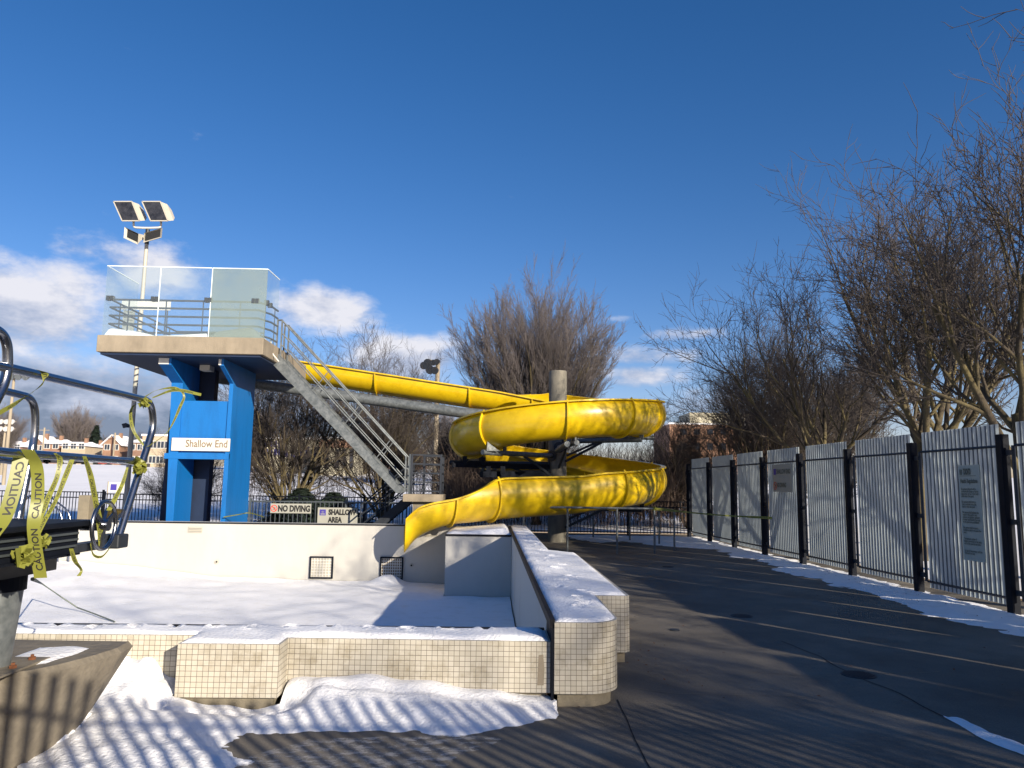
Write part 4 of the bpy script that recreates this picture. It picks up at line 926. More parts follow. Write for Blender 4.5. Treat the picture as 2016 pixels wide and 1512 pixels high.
# loop of the ladder rail at the near end
n0 = UX(0, 648, XN); 
MB().tube(arc([UX(-80, 668, XN), UX(-20, 640, XN), UX(14, 664, XN), UX(16, 742, XN), UX(-30, 830, XN), UX(-60, 900, XN)], .1, 8), .0245, 16).build('ladder_rail', 'steel', stand, smooth=True)
MB().tube(arc([UX(-120, 742, XFR), UX(0, 768, XFR), UX(68, 784, XFR), UX(70, 850, XFR), UX(36, 1020, XFR)], .13, 8), .0245, 16).build('side_rail', 'steel', stand, smooth=True)
MB().tube([UX(-120, 885, XFR), UX(0, 904, XFR), UX(62, 912, XFR)], .0235, 16).build('side_rail', 'steel', stand, smooth=True)
pA, pB = UX(0, 1040, XN), UX(190, 1040, XN)
zB = 1.33; yA, yB = 2.0, UX(185, 1022, XN).y
def chan(x, z0, z1, y0, y1, nm, mm='blackp', t_=.03):
    m = MB(); m.box((x - t_ / 2, y0, z0), (x + t_ / 2, y1, z1)).box((x - .035, y0, z1), (x + .035, y1, z1 + .012)).box((x - .035, y0, z0 - .012), (x + .035, y1, z0)); return m.build(nm, mm, stand)
zc0 = UX(160, 1088, XN).z; zc1 = UX(160, 1040, XN).z
chan(XN - .05, zc0, zc1, yA, yB - .1, 'frame_channel'); chan(XFR + .05, zc0, zc1, yA, yB - .1, 'frame_channel')
MB().box((XFR - .02, yA, zc1 + .013), (XN + .02, yB + .03, zc1 + .045)).build('deck_plate', 'blackp', stand, bev=.008)
MB().box((XFR + .07, yA, zc1 - .05), (XN - .07, yB - .15, zc1 - .02)).build('tread', 'dark', stand)
m = MB()
for y in np.arange(yA + .1, yB - .2, .35): m.box((XFR + .07, y, zc0 + .01), (XN - .07, y + .05, zc1 - .055))
m.build('cross_member', 'dark', stand)
for z_ in (.3, .55, .8): MB().box((XN - .034, yA, zc0 + (zc1 - zc0) * z_ - .006), (XN - .02, yB - .12, zc0 + (zc1 - zc0) * z_ + .006)).build('channel_rib', 'railm', stand)
# tapering support web down to the pedestal
pc = UX(25, 1280, -2.78); PX_, PY_ = -2.93, pc.y + .0
zp0 = .555
MB().lathe([(.125, zp0), (.155, zp0 + .4), (.165, zc0 - .12)], (PX_, PY_, 0), 32).build('pedestal', 'steel' if False else 'galv', stand, smooth=True)
MB().loft([(PX_ - .2, PY_ - .25, zc0 - .13), (PX_ + .2, PY_ - .25, zc0 - .13), (PX_ + .2, PY_ + .3, zc0 - .13), (PX_ - .2, PY_ + .3, zc0 - .13)], [(XFR + .06, PY_ - .7, zc0 - .013), (XN - .06, PY_ - .7, zc0 - .013), (XN - .06, yB - .25, zc0 - .013), (XFR + .06, yB - .25, zc0 - .013)]).build('support_bracket', 'blackp', stand, bev=.01)
MB().lathe([(.172, zc0 - .22), (.172, zc0 - .132)], (PX_, PY_, 0), 32).build('pedestal_sleeve', 'blackp', stand)
MB().box((PX_ - .24, PY_ - .24, zp0), (PX_ + .24, PY_ + .24, zp0 + .012)).build('base_plate', 'concp', stand)
for dx, dy in ((.17, .17), (.19, -.05), (.16, -.19)): MB().lathe([(.022, 0), (.022, .016), (.011, .017), (.011, .03)], (PX_ + dx, PY_ + dy, zp0 + .012), 6).build('anchor_bolt', 'rust', stand)
# clamp block and down tube foot
f = UX(232, 1060, XN); MB().box((XN - .09, f.y - .09, f.z - .06), (XN + .05, f.y + .05, f.z + .03)).build('rail_foot', 'dark', stand, bev=.01)
MB().box((XN - .09, yB - .14, zc0 + .0), (XN - .01, f.y + .02, zc0 + .05)).build('bracket', 'dark', stand)
# fulcrum hand wheel
wc = UX(205, 1034, XN + .06); wr = .145
wh = MB().tube([(wc.x, wc.y + wr * math.cos(a), wc.z + wr * math.sin(a)) for a in np.linspace(0, 2 * math.pi, 33)], .013, 10).build('hand_wheel', 'steel', stand, smooth=True)
MB().tube([(wc.x - .14, wc.y, wc.z), (wc.x + .03, wc.y, wc.z)], .035, 14).build('hub', 'steel', wh, smooth=True)
m = MB()
for a in (.5, 2.6, 4.7): m.bar((wc.x, wc.y, wc.z), (wc.x, wc.y + wr * math.cos(a), wc.z + wr * math.sin(a)), .03, .012, (1, 0, 0))
m.build('spoke', 'steel', wh)
a_, b_, c_, d_ = UX(214, 1000, XN + .03), UX(246, 1003, XN), UX(240, 1018, XN), UX(205, 1036, XN + .04)
MB().loft([a_, b_, c_, d_], [v + V((-.02, 0, 0)) for v in (a_, b_, c_, d_)]).build('lever_plate', 'steel', stand)
# plinth
top_p = [UZ(0, 1326, .55), UZ(60, 1322, .55), UZ(120, 1310, .55), UZ(190, 1292, .55), UZ(240, 1276, .55), UZ(262, 1263, .55)]
tp = [(-3.9, 3.2)] + [(-2.95, 3.2)] + [(v.x, v.y) for v in top_p] + [(-2.48, 5.5), (-3.9, 5.55)]
bt = [(-3.9, 3.2)] + [(-2.95, 3.2)] + [(x - .12 - .13 * (k / 5), y - .02 - .15 * (k / 5)) for k, (x, y) in enumerate([(v.x, v.y) for v in top_p])] + [(-2.78, 5.4), (-3.9, 5.45)]
pl = thing('concrete_plinth', (-3.2, 4.4, 0), 'heavy rounded concrete plinth under the diving stand', 'plinth')
A = [(x, y, 0) for x, y in bt]; B = [(x, y, .52) for x, y in tp]; B2 = [(x - (.03 if x > -3 else 0), y, .552) for x, y in tp]
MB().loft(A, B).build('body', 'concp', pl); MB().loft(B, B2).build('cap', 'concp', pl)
ps = [P(-40, 1352, .553), P(0, 1318, .553), P(90, 1306, .553), P(140, 1290, .553), P(174, 1277, .553), P(150, 1273, .553), P(75, 1275, .553), P(20, 1297, .553), P(-60, 1310, .553)]
tag(sheet(ps, .04, lambda x, y, d: .5535 + min(1, d / .05) * .012, .02).build('snow', 'snow', smooth=True), 'small patch of old snow on the concrete plinth', 'snow', kind='stuff')
# tapes on the stand
def ux(a, b, X=XN + .05): return UX(a, b, X)
wd_ = V((0, 1, 0)); wz = V((0, .35, 1)); NRM = ray(60, 1000).cross(V((0, 0, 1))).normalized()
tape('caution_tape', 'wide caution tape hanging straight down from the middle rail with readable letters', [([ux(54, 885), ux(72, 920), ux(74, 980), ux(66, 1040), ux(80, 1138)], .06, NRM)], (.045, -1, -1))
tape('caution_tape', 'caution tape with mirrored letters sagging off the left edge', [([ux(42, 898, XN), ux(28, 960, XN), ux(8, 1020, XN), ux(-20, 1060, XN)], .07, NRM)], (.03, 1, -1))
tape('caution_tape', 'twisted tape looped over the top rail and running down left', [([ux(74, 728), ux(88, 735), ux(86, 752), ux(60, 775), ux(30, 795), ux(-5, 815)], [.04, .05, .045, .035, .045, .05], [wd_, NRM, wz, V((1, 0, .6)), wz, wz])], (.02, 1, 1))
tape('caution_tape', 'left one of two thin tapes running from the middle rail down to the knot', [([ux(108, 892), ux(118, 905), ux(112, 940), ux(95, 980), ux(74, 1035)], [.04, .04, .035, .04, .03], [wd_, NRM, NRM, V((1, .5, 0)), NRM])], (.02, 1, 1))
tape('caution_tape', 'right one of two thin tapes running from the middle rail down to the knot', [([ux(142, 905), ux(130, 935), ux(110, 985), ux(85, 1030), ux(70, 1062)], [.035, .04, .03, .035, .03], [NRM, NRM, V((1, .5, 0)), NRM, NRM])], (.02, 1, 1))
tape('caution_tape', 'tape hanging from the middle rail behind the hand wheel', [([ux(166, 898), ux(178, 935), ux(188, 985), ux(196, 1030), ux(198, 1075)], [.03, .045, .045, .05, .03], NRM)], (.02, 1, 1))
tape('caution_tape', 'tape slanting from rail post down to the hand wheel', [([ux(251, 920), ux(240, 955), ux(222, 990), ux(214, 1005)], [.02, .035, .045, .04], NRM)], (.02, 1, 1))
tape('caution_tape', 'loop of tape hanging below the hand wheel', [([ux(178, 1070), ux(184, 1092), ux(200, 1096), ux(215, 1080), ux(218, 1070)], .022, wz)], (.02, 1, 1))
tape('caution_tape', 'short loose tape end dangling under the stand', [([ux(140, 1080), ux(148, 1105), ux(160, 1122), ux(155, 1134)], [.03, .035, .02, .03], NRM)], (.02, 1, 1))
YT = UX(290, 790, XN).y
tape('caution_tape', 'loose tape fluttering from the rail corner towards the blue tower', [([UY(284, 782, YT), UY(310, 768, YT), UY(345, 764, YT), UY(362, 778, YT), UY(355, 800, YT), UY(330, 850, YT), UY(290, 880, YT)], [.02, .02, .03, .02, .03, .018, .014], [wz, V((1, 0, .5)), wz, NRM, NRM, V((1, 0, .5)), NRM]), ([UY(300, 783, YT), UY(345, 768, YT), UY(396, 777, YT)], [.015, .035, .03], wz)], (.01, 1, 1))
tape('caution_tape', 'twisted tape drooping from the rail corner beside the light pole', [([UY(283, 790, YT), UY(262, 800, YT), UY(257, 820, YT), UY(264, 850, YT), UY(283, 877, YT)], [.03, .02, .035, .03, .02], [wz, NRM, V((1, 0, .5)), NRM, wz])], (.01, 1, 1))
m = MB(); kt = thing('tape_knot', ux(58, 1090), 'crumpled yellow knot of tape tied round the stand', 'caution tape', 'caution tapes tied to the rails')
def crumple(c_, r_, n, sd_):
    rr = random.Random(sd_); m = MB(); c_ = V(c_)
    for _ in range(n):
        d = V((rr.uniform(-1, 1), rr.uniform(-1, 1), rr.uniform(-1, 1))).normalized(); p = c_ + V((d.x * r_[0], d.y * r_[1], d.z * r_[2])) * rr.uniform(.4, 1); u = V((rr.uniform(-1, 1), rr.uniform(-1, 1), rr.uniform(-1, 1))).normalized() * r_[2] * rr.uniform(.3, .7); v = d.cross(u).normalized() * r_[2] * rr.uniform(.15, .4)
        m.add([p - u - v, p + u - v * .6, p + u * .9 + v, p - u * .8 + v + d * .01], [(0, 1, 2, 3)])
    return m
crumple(ux(48, 1094), (.045, .04, .055), 50, 3).build('wrapping', 'tape', kt); crumple(ux(80, 1064), (.05, .04, .035), 40, 5).build('loose_folds', 'tape', kt)
MB().add([ux(30, 1080), ux(42, 1078), ux(40, 1110), ux(34, 1118)], [(0, 1, 2, 3)]).build('tail', 'tape', kt)
t = thing('tape_knot', UX(273, 915, XN), 'small yellow tape knot where middle rail meets the post', 'caution tape', 'caution tapes tied to the rails')
crumple(UX(274, 918, XN + .03), (.035, .035, .055), 45, 8).build('wrapping', 'tape', t)
t = thing('tape_knot', UX(286, 790, XN), 'small yellow tape knot at the corner of the top rail', 'caution tape', 'caution tapes tied to the rails')
crumple(UX(284, 792, XN + .02), (.035, .03, .035), 40, 9).build('wrapping', 'tape', t)
# thin torn string of tape lying across the pool snow
q = [UZ(66, 1138, .9), UZ(78, 1148, -.2), UZ(110, 1165, -.6), UZ(150, 1195, -.66), UZ(190, 1210, -.66), UZ(226, 1224, -.66)]
t = thing('tape_scrap', q[-1], 'torn dark strip of tape trailing over the pool snow', 'caution tape', 'caution tapes tied to the rails')
MB().tube([UX(64, 1140, -2.6), UZ(84, 1150, -.2), UZ(120, 1175, -.4), UZ(152, 1196, -.6), UZ(185, 1208, -.64), UZ(226, 1224, -.66)], .012, 5).build('strand', 'inkg', t)
# tape from the pipe railing to the fence
ra = (base[-1][0], base[-1][1], zt_); fb = UX(1520, 1020, FX(19) - .1)
tape('caution_tape', 'long caution tape stretched from the pipe railing to the fence', [([ra, V(ra).lerp(V(fb), .5) + V((0, 0, -.03)), fb], [.06, .05, .06], [V((0, .2, 1)), V((.3, .2, 1)), V((0, .2, 1))])], (.1, 1, 1), None)
t = thing('tape_knot', ra, 'yellow tape knot at the corner of the pipe railing', 'caution tape'); crumple(ra, (.05, .05, .05), 40, 4).build('wrapping', 'tape', t)
cp = UY(492, 1015, 21.0); tape('caution_tape', 'short tape tied round the blue tower leg', [([UY(440, 1018, 20.8), UY(470, 1013, 20.8), UY(492, 1010, 20.85), UY(520, 1018, 22.6)], .04, wz)], (.1, 1, 1), None)

# ------------------------------------------------------------------ flood light mast with loudspeakers
YP = 25.5
pt = UY(291, 452, YP); mast = thing('floodlight_mast', (pt.x, YP, 0), 'white mast with two floodlights and two horn loudspeakers', 'floodlight')
MB().tube([(pt.x, YP, 0), (pt.x, YP, UY(287, 480, YP).z)], [.085, .06], 16).build('pole', 'horn', mast, smooth=True)
MB().tube([(pt.x, YP, UY(287, 481, YP).z), (pt.x, YP, pt.z)], .07, 16).build('pole_collar', 'dark', mast, smooth=True)
cb = UY(290, 449, YP)
MB().tube(arc([UY(263, 437, YP), UY(263, 448, YP), cb, UY(317, 448, YP), UY(317, 437, YP)], .15), .035, 10).build('cross_arm', 'white', mast, smooth=True)
def flood(x0, y0):        # photo position of the lens' upper left corner
    a = UY(x0, y0, YP - .25); b = UY(x0 + 36, y0, YP - .25); c_ = UY(x0 + 51, y0 + 38, YP - .25 + .0); d_ = UY(x0 + 17, y0 + 38, YP - .25)
    fr = [a, b, c_, d_]; ctr = sum(fr, V()) / 4
    nrm = V((.35, 1, .25)).normalized()
    bk = [ctr + (p - ctr) * .42 + V((.26, .5, .1)) for p in fr]; md = [ctr + (p - ctr) * .85 + V((.14, .25, .06)) for p in fr]
    h = MB().loft(fr, md).loft(md, bk).build('lamp_housing', 'horn', mast)
    fo = [p + V((0, -.02, 0)) for p in [ctr + (q - ctr) * .93 for q in fr]]
    MB().loft(fo, [p + V((0, .01, 0)) for p in fo]).build('lens', 'lens', h)
    m = MB()
    for i in range(4): m.bar(fr[i] + V((0, -.01, 0)), fr[(i + 1) % 4] + V((0, -.01, 0)), .03, .035)
    m.build('lens_frame', 'horn', h)
flood(224, 397); flood(280, 397)
for px in (263, 317): p = UY(px, 437, YP); MB().tube([p, p + V((0, -.05, .12))], .045, 8).build('swivel', 'dark', mast)
def horn(px, py, w_, h_, dirx, tilt):
    c_ = UY(px, py, YP - .45); A = []; 
    def ringp(k, s, back): return [c_ + V((dx * w_ * s + back * -dirx * .35, back * .5, dz * h_ * s * (1 if not back else .6) + dx * tilt * s + back * .12)) for dx, dz in ((-1, 1), (1, 1), (1, -1), (-1, -1))]
    f0, f1, f2 = ringp(0, 1, 0), ringp(1, .6, .35), ringp(2, .25, 1)
    m = MB(); m.v = [tuple(p) for p in f0 + f1 + f2]; m.f = [(i, (i + 1) % 4, 4 + (i + 1) % 4, 4 + i) for i in range(4)] + [(4 + i, 4 + (i + 1) % 4, 8 + (i + 1) % 4, 8 + i) for i in range(4)] + [(8, 9, 10, 11)]
    o = m.build('loudspeaker_horn', 'horn', mast); q = [c_ + (V(p) - c_) * .9 + V((0, .06, 0)) for p in f0]; MB().add(q, [(0, 1, 2, 3)]).build('horn_mouth', 'ink', o)
horn(258, 464, .24, .19, -1, -.11); horn(301, 463, .3, .17, 1, .1)
# little lamp on the lower pole
p = UY(249, 840, YP); MB().tube([p, p + V((.25, 0, -.03))], .025, 8).build('lamp_bracket', 'dark', mast); MB().loft([p + V((-.12, -.1, .08)), p + V((.02, -.1, .12)), p + V((.06, -.1, -.02)), p + V((-.06, -.1, -.06))], [p + V((-.02, .1, .06)), p + V((.05, .1, .08)), p + V((.06, .1, .0)), p + V((0, .1, -.02))]).build('small_lamp', 'dark', mast)

# distant floodlight pole with a cluster
def cluster(px, py, y, s, nx, nz_, lab, pyb, lampm='galv', poleM='wood', grp=None):
    p = UY(px, py, y); t = thing('floodlight_pole', (p.x, y, 0), lab, 'floodlight', grp); k = y / F
    MB().tube([(p.x, y, 0), (p.x, y, p.z + .2)], [.16 * s, .1 * s], 10).build('pole', poleM, t, smooth=True)
    m = MB()
    for j in range(nz_): z = p.z - j * .8 * s; m.bar((p.x - nx * .28 * s, y, z), (p.x + nx * .28 * s, y, z), .08, .08)
    m.build('cross_arm', poleM, t)
    for j in range(nz_):
        for i in range(nx):
            x = p.x + (i - (nx - 1) / 2) * .6 * s; z = p.z - j * .8 * s
            MB().tube([(x, y - .1, z + .12 * s), (x - .02, y - .22 * s, z + .05 * s), (x - .04, y - .5 * s, z - .1 * s)], [.1 * s, .24 * s, .27 * s], 10).build('lamp', lampm, t, smooth=True)
    return t
cluster(28, 742, 70, 1.1, 5, 1, 'tall wooden floodlight pole far left behind the rails', 880, 'galv')
cluster(12, 830, 95, 1.1, 4, 2, 'shorter floodlight pole with two rows of lamps at far left', 900, 'white')
# mast behind the chute with a sideways lamp cage
p = UY(862, 712, 48); t = thing('floodlight_pole', (p.x, 48, 0), 'grey floodlight pole behind the yellow chute', 'floodlight')
MB().tube([(p.x, 48, .3), (p.x, 48, p.z)], [.17, .14], 12).build('pole', 'wood', t, smooth=True)
m = MB()
for i, (dx, dz, r_) in enumerate(((-.15, -.05, .2), (-.5, -.1, .3), (-.75, -.25, .25), (-.35, -.5, .3), (-.05, -.55, .25), (.05, 0, .2))): MB().tube([(p.x + dx, 47.9, p.z + dz), (p.x + dx - .1, 47.5, p.z + dz - .1)], [r_ * .6, r_], 10).build('lamp', 'dark', t, smooth=True)
MB().bar((p.x - .8, 48, p.z + .05), (p.x + .15, 48, p.z + .05), .08, .12).build('cross_arm', 'wood', t)

# ------------------------------------------------------------------ grab rails and small things beyond the pool at left
for k, (dx, lb) in enumerate(((0, 'left curved steel grab rail on the far pool edge'), (16, 'right curved steel grab rail on the far pool edge'))):
    y = 20.6 + k * .5; pts = [UY(a + dx, b, y) for a, b in ((44, 1030), (48, 985), (62, 973), (78, 974), (118, 1005), (124, 1030))]; t = thing('grab_rail', (pts[0].x, y, 0), lb, 'grab rail', 'grab rails on the far pool edge')
    MB().tube(arc([(pts[0].x, y, 0)] + pts + [(pts[-1].x, y, 0)], .15), .022, 10).build('rail', 'steel', t, smooth=True)
p = UY(166, 975, 23); t = tag(MB().box((p.x - .16, 23, 0), (p.x + .16, 23.3, p.z)).build('concrete_post', 'concd', loc=(p.x, 23, 0), bev=.01), 'stubby weathered post beyond the pool at left', 'post')
t = thing('pool_ladder', UY(120, 1100, 19.35), 'steel pool ladder rungs hanging on the far wall at left', 'ladder')
for px in (107, 128):
    a = UY(px - 8, 1128, 19.2); MB().tube(arc([UY(px - 12, 1128, 19.25), UY(px, 1130, 19.1), UY(px + 6, 1120, 19.2), UY(px + 8, 1085, 19.35), UY(px + 8, 1040, 19.38)], .1), .022, 8).build('stile', 'steel', t, smooth=True)
MB().tube([UY(112, 1112, 19.3), UY(134, 1112, 19.3)], .02, 8).build('rung', 'steel', t)
# banner stake and red sleeves in the park
p = UY(228, 960, 45); t = thing('park_banner', (p.x, 45, zt(p.x, 45)), 'small white and blue banner on a stake in the snow', 'banner')
MB().tube([(p.x - .45, 45, zt(p.x, 45)), (p.x - .45, 45, p.z + .35)], .03, 6).build('stake', 'wood', t); MB().box((p.x - .43, 45, p.z - .25), (p.x + .5, 45.02, p.z + .3)).build('cloth', 'white', t); MB().box((p.x - .3, 44.985, p.z - .15), (p.x + .05, 44.998, p.z + .2)).build('emblem', 'purple', t)

# ------------------------------------------------------------------ trees
def tubes_np(lst, sides):
    Vv = []; Ff = []; base_ = 0; by = {}
    for pts, r0, r1 in lst: by.setdefault(len(pts), []).append((pts, r0, r1))
    for k, items in by.items():
        Pn = np.array([[tuple(p) for p in it[0]] for it in items]); n = len(items)
        r = np.array([[it[1] + (it[2] - it[1]) * j / (k - 1) for j in range(k)] for it in items])
        T = np.empty_like(Pn); T[:, 1:-1] = Pn[:, 2:] - Pn[:, :-2]; T[:, 0] = Pn[:, 1] - Pn[:, 0]; T[:, -1] = Pn[:, -1] - Pn[:, -2]; T /= np.linalg.norm(T, axis=2, keepdims=True) + 1e-9
        ref = np.tile(np.array([.31, .83, .12]), (n, k, 1)); U = np.cross(T, ref); U /= np.linalg.norm(U, axis=2, keepdims=True) + 1e-9; Wv = np.cross(T, U)
        an = np.arange(sides) * 2 * math.pi / sides
        ringv = Pn[:, :, None, :] + r[:, :, None, None] * (U[:, :, None, :] * np.cos(an)[None, None, :, None] + Wv[:, :, None, :] * np.sin(an)[None, None, :, None])
        Vv.append(ringv.reshape(-1, 3)); idx = base_ + np.arange(n * k * sides).reshape(n, k, sides)
        a = idx[:, :-1, :]; b = np.roll(idx, -1, 2)[:, :-1, :]; c_ = np.roll(idx, -1, 2)[:, 1:, :]; d = idx[:, 1:, :]
        Ff.append(np.stack([a, b, c_, d], -1).reshape(-1, 4)); base_ += n * k * sides
    return np.concatenate(Vv), np.concatenate(Ff)
def np_obj(name, Vv, Ff, m_, parent, smooth=True):
    me = bpy.data.meshes.new(name); me.vertices.add(len(Vv)); me.vertices.foreach_set('co', Vv.astype(np.float32).ravel()); me.loops.add(Ff.size); me.loops.foreach_set('vertex_index', Ff.astype(np.int32).ravel())
    me.polygons.add(len(Ff)); me.polygons.foreach_set('loop_start', np.arange(0, Ff.size, 4, dtype=np.int32)); me.update(calc_edges=True)
    if smooth: me.polygons.foreach_set('use_smooth', [True] * len(Ff))
    me.materials.append(MT[m_]); o = bpy.data.objects.new(name, me); col.objects.link(o); o.parent = parent; return o
def grow(rr, p, d, L_, r_, lev, P_, limbs, twigs):
    maxl = P_['levels']; nseg = 5 if lev < maxl - 1 else 3
    pts = [p]; dd = d.copy(); up = P_['up'][min(lev, len(P_['up']) - 1)]; jit = P_['jit'][min(lev, len(P_['jit']) - 1)]
    for i in range(nseg):
        dd = (dd + V((rr.gauss(0, jit), rr.gauss(0, jit), rr.gauss(0, jit) + up))).normalized(); pts.append(pts[-1] + dd * L_ / nseg)
    r1 = r_ * P_['taper'] if lev < maxl else r_ * .45
    (limbs if lev <= P_['limb'] else twigs).append((pts, r_, r1))
    if lev >= maxl: return
    nc = P_['n'][lev]; lo = P_['start'][lev]
    for k in range(nc):
        t_ = lo + (1 - lo) * (k + rr.random()) / nc; j = min(int(t_ * nseg), nseg - 1); q = pts[j].lerp(pts[j + 1], t_ * nseg - j); ax = (pts[j + 1] - pts[j]).normalized()
        pr = ax.cross(V((rr.gauss(0, 1), rr.gauss(0, 1), rr.gauss(0, 1)))).normalized(); ang = R(P_['ang'][lev] * rr.uniform(.65, 1.3)); nd_ = ax * math.cos(ang) + pr * math.sin(ang)
        if P_.get('flat') and lev >= 1 and nd_.z < -.2: nd_.z *= .3; nd_.normalize()
        grow(rr, q, nd_, L_ * P_['len'][lev] * rr.uniform(.7, 1.15) * (1 - .35 * t_ * (lev == 0)), max(P_['rmin'], (r_ + (r1 - r_) * t_) * P_['rad'][lev]), lev + 1, P_, limbs, twigs)
def tree(name, seed, P_, lab, loc, cat='tree', group=None, rz=0, bark='bark', tw='twig'):
    rr = random.Random(seed); limbs, twigs = [], []
    for s_ in P_['stems'](rr): grow(rr, s_[0], s_[1].normalized(), s_[2], s_[3], 0, P_, limbs, twigs)
    t = thing(name, loc, lab, cat, group); t.rotation_euler = (0, 0, rz)
    a, b = tubes_np(limbs, 6); np_obj('trunk', a, b, bark, t)
    a, b = tubes_np(twigs, 3); np_obj('crown', a, b, tw, t); return t
# spreading park tree with long limbs (right side)
def st_spread(rr):
    out = [(V((0, 0, 0)), V((0.05, 0, 1)), 1.7, .2)]
    return out
PA = dict(levels=5, limb=2, n=[7, 6, 6, 5, 3], start=[.5, .22, .2, .2, .15], ang=[42, 34, 33, 34, 36], len=[2.0, .64, .6, .58, .55], rad=[.58, .56, .56, .55, .62], taper=.5, up=[.02, .13, .1, .07, .06], jit=[.04, .08, .11, .13, .16], rmin=.005, stems=lambda rr: [(V((0, 0, 0)), V((0.05, .02, 1)), 1.9, .14)])
PB = dict(levels=4, limb=1, n=[9, 7, 6, 4], start=[.12, .15, .2, .2], ang=[15, 16, 18, 22], len=[.5, .46, .45, .5], rad=[.5, .5, .55, .6], taper=.3, up=[.02, .02, .02, .02], jit=[.02, .025, .04, .05], rmin=.005,
          stems=lambda rr: [(V((0, 0, 0)), V((0, 0, 1)), 1.2, .22)] + [(V((0, 0, .9)), V((math.cos(a) * s, math.sin(a) * s, 1)), 6.1 / (1 + s * s * .9) ** .5 * rr.uniform(.95, 1.03), .055) for a, s in [(k * 2.4, .03 + .6 * (k / 56) ** .6) for k in range(56)]])
PC = dict(levels=4, limb=1, n=[8, 7, 6, 5], start=[.15, .2, .2, .15], ang=[32, 34, 36, 38], len=[.62, .6, .55, .55], rad=[.55, .55, .55, .6], taper=.45, up=[.03, .05, .05, .05], jit=[.06, .1, .13, .15], rmin=.004,
          stems=lambda rr: [(V((rr.uniform(-.1, .1), rr.uniform(-.1, .1), 0)), V((math.cos(a) * s, math.sin(a) * s, 1)), L0, .06) for a, s, L0 in [(rr.uniform(0, 6.28), rr.uniform(.1, 1.0), rr.uniform(2.8, 3.9)) for _ in range(12)]])
GR = 'bare trees behind the corrugated fence'
tA = tree('bare_tree', 11, PA, 'large bare tree leaning over fence at the right edge', (10.4, 14.6, 0), group=GR, rz=0, tw='twigd')
tA2 = tree('bare_tree', 23, PA, 'wide bare tree behind the middle of the corrugated fence', (10.2, 18.2, 0), group=GR, rz=1, tw='twigd')
tA.scale = (1.62, 1.62, 1.68); tA2.scale = (1.65,) * 3
dup(tA2, (10.0, 8.0, 0), 2.3, 'near bare tree whose branches enter the top right corner', (1.3, 1.3, 1.45))
dup(tA, (10.2, 23.5, 0), 4.0, 'bare tree behind the far panels of the corrugated fence', 1.4)
dup(tA2, (13.5, 21.5, 0), 3.3, 'tall bare tree second row behind the corrugated fence', 1.8)
dup(tA, (10.6, 2.6, 0), 1.2, 'bare tree beside the fence, out of frame near the viewpoint', 1.45)
dup(tA2, (12.2, -4.6, 0), 5.2, 'bare tree behind the viewpoint shading the deck', 1.0)
dup(tA2, (15.5, -12.5, 0), .4, 'rearmost bare tree shading the pool from far behind', 1.75)
tB = tree('bare_tree', 5, PB, 'tall rounded bare tree with fine upright branches behind the slide', (1.85, 31.5, .03), tw='twigr'); tB.scale = (1.02, 1.02, 1.1)
tC = tree('bare_tree', 8, PC, 'many stemmed bare tree just right of the blue tower', (-7.6, 29.2, .03), group='bare trees beyond the picket fence', tw='twigd')
tC.scale = (1.05, 1.05, 1.3)
tC2 = tree('bare_tree', 31, PC, 'bare tree showing between the staircase and the yellow chute', (-4.4, 32.0, .1), group='bare trees beyond the picket fence', tw='twigd'); tC2.scale = (1.2, 1.2, 1.4)
dup(tC, (7.9, 30.5, 0), 1.0, 'bare tree at the far end of the corrugated fence', (.7, .7, .92))
dup(tC2, (10.3, 29.0, 0), 2.0, 'slender bare tree in front of the distant brick block', (1.1, 1.1, 1.4))
dup(tC, (-13.0, 33.5, 0), 2.6, 'bare shrub tree just left of the blue tower', .62)
dup(tC2, (14.5, 33, 0), .5, 'bare tree behind the spreading trees at right', 1.7)
dup(tC, (-1.2, 36, .1), 3.6, 'bare tree behind the landing of the staircase', .95)
# distant trees along the street
k = 0
dl = ['beside the leftmost far pole', 'behind the gabled house', 'left of the evergreen on the skyline', 'between the far houses and the light mast', 'right of the evergreen on the skyline', 'behind the brick house with red gable', 'behind the mast foot', 'behind the tower left side', 'left of the cream building', 'above the cream building', 'right of the cream building', 'far behind the landing', 'far behind the concrete column', 'far behind the coil', 'left of the brick block', 'in front of the brick block', 'right of the brick block', 'far behind the corrugated fence']
for i, (px, y, s) in enumerate(((20, 150, 1.5), (75, 230, 1.7), (158, 215, 2.2), (115, 240, 1.3), (215, 240, 1.3), (245, 235, 1.5), (272, 225, 1.4), (300, 190, 1.5), (500, 130, 1.5), (580, 170, 1.5), (720, 120, 1.3), (800, 90, 1.1), (880, 80, 1.1), (960, 90, 1.3), (1290, 80, .7), (1400, 90, .55), (1480, 85, .6), (1560, 80, 1.2))):
    x = (px - 966) / F * y; src = (tB, tC, tC2, tA)[(i * 3) % 4] if i != 2 else tB
    dup(src, (x, y, zt(x, y) - .3), i * 1.7, 'distant bare tree ' + dl[i], s * (1.15 if src in (tC, tC2) else .8 if src == tB else 1.0))
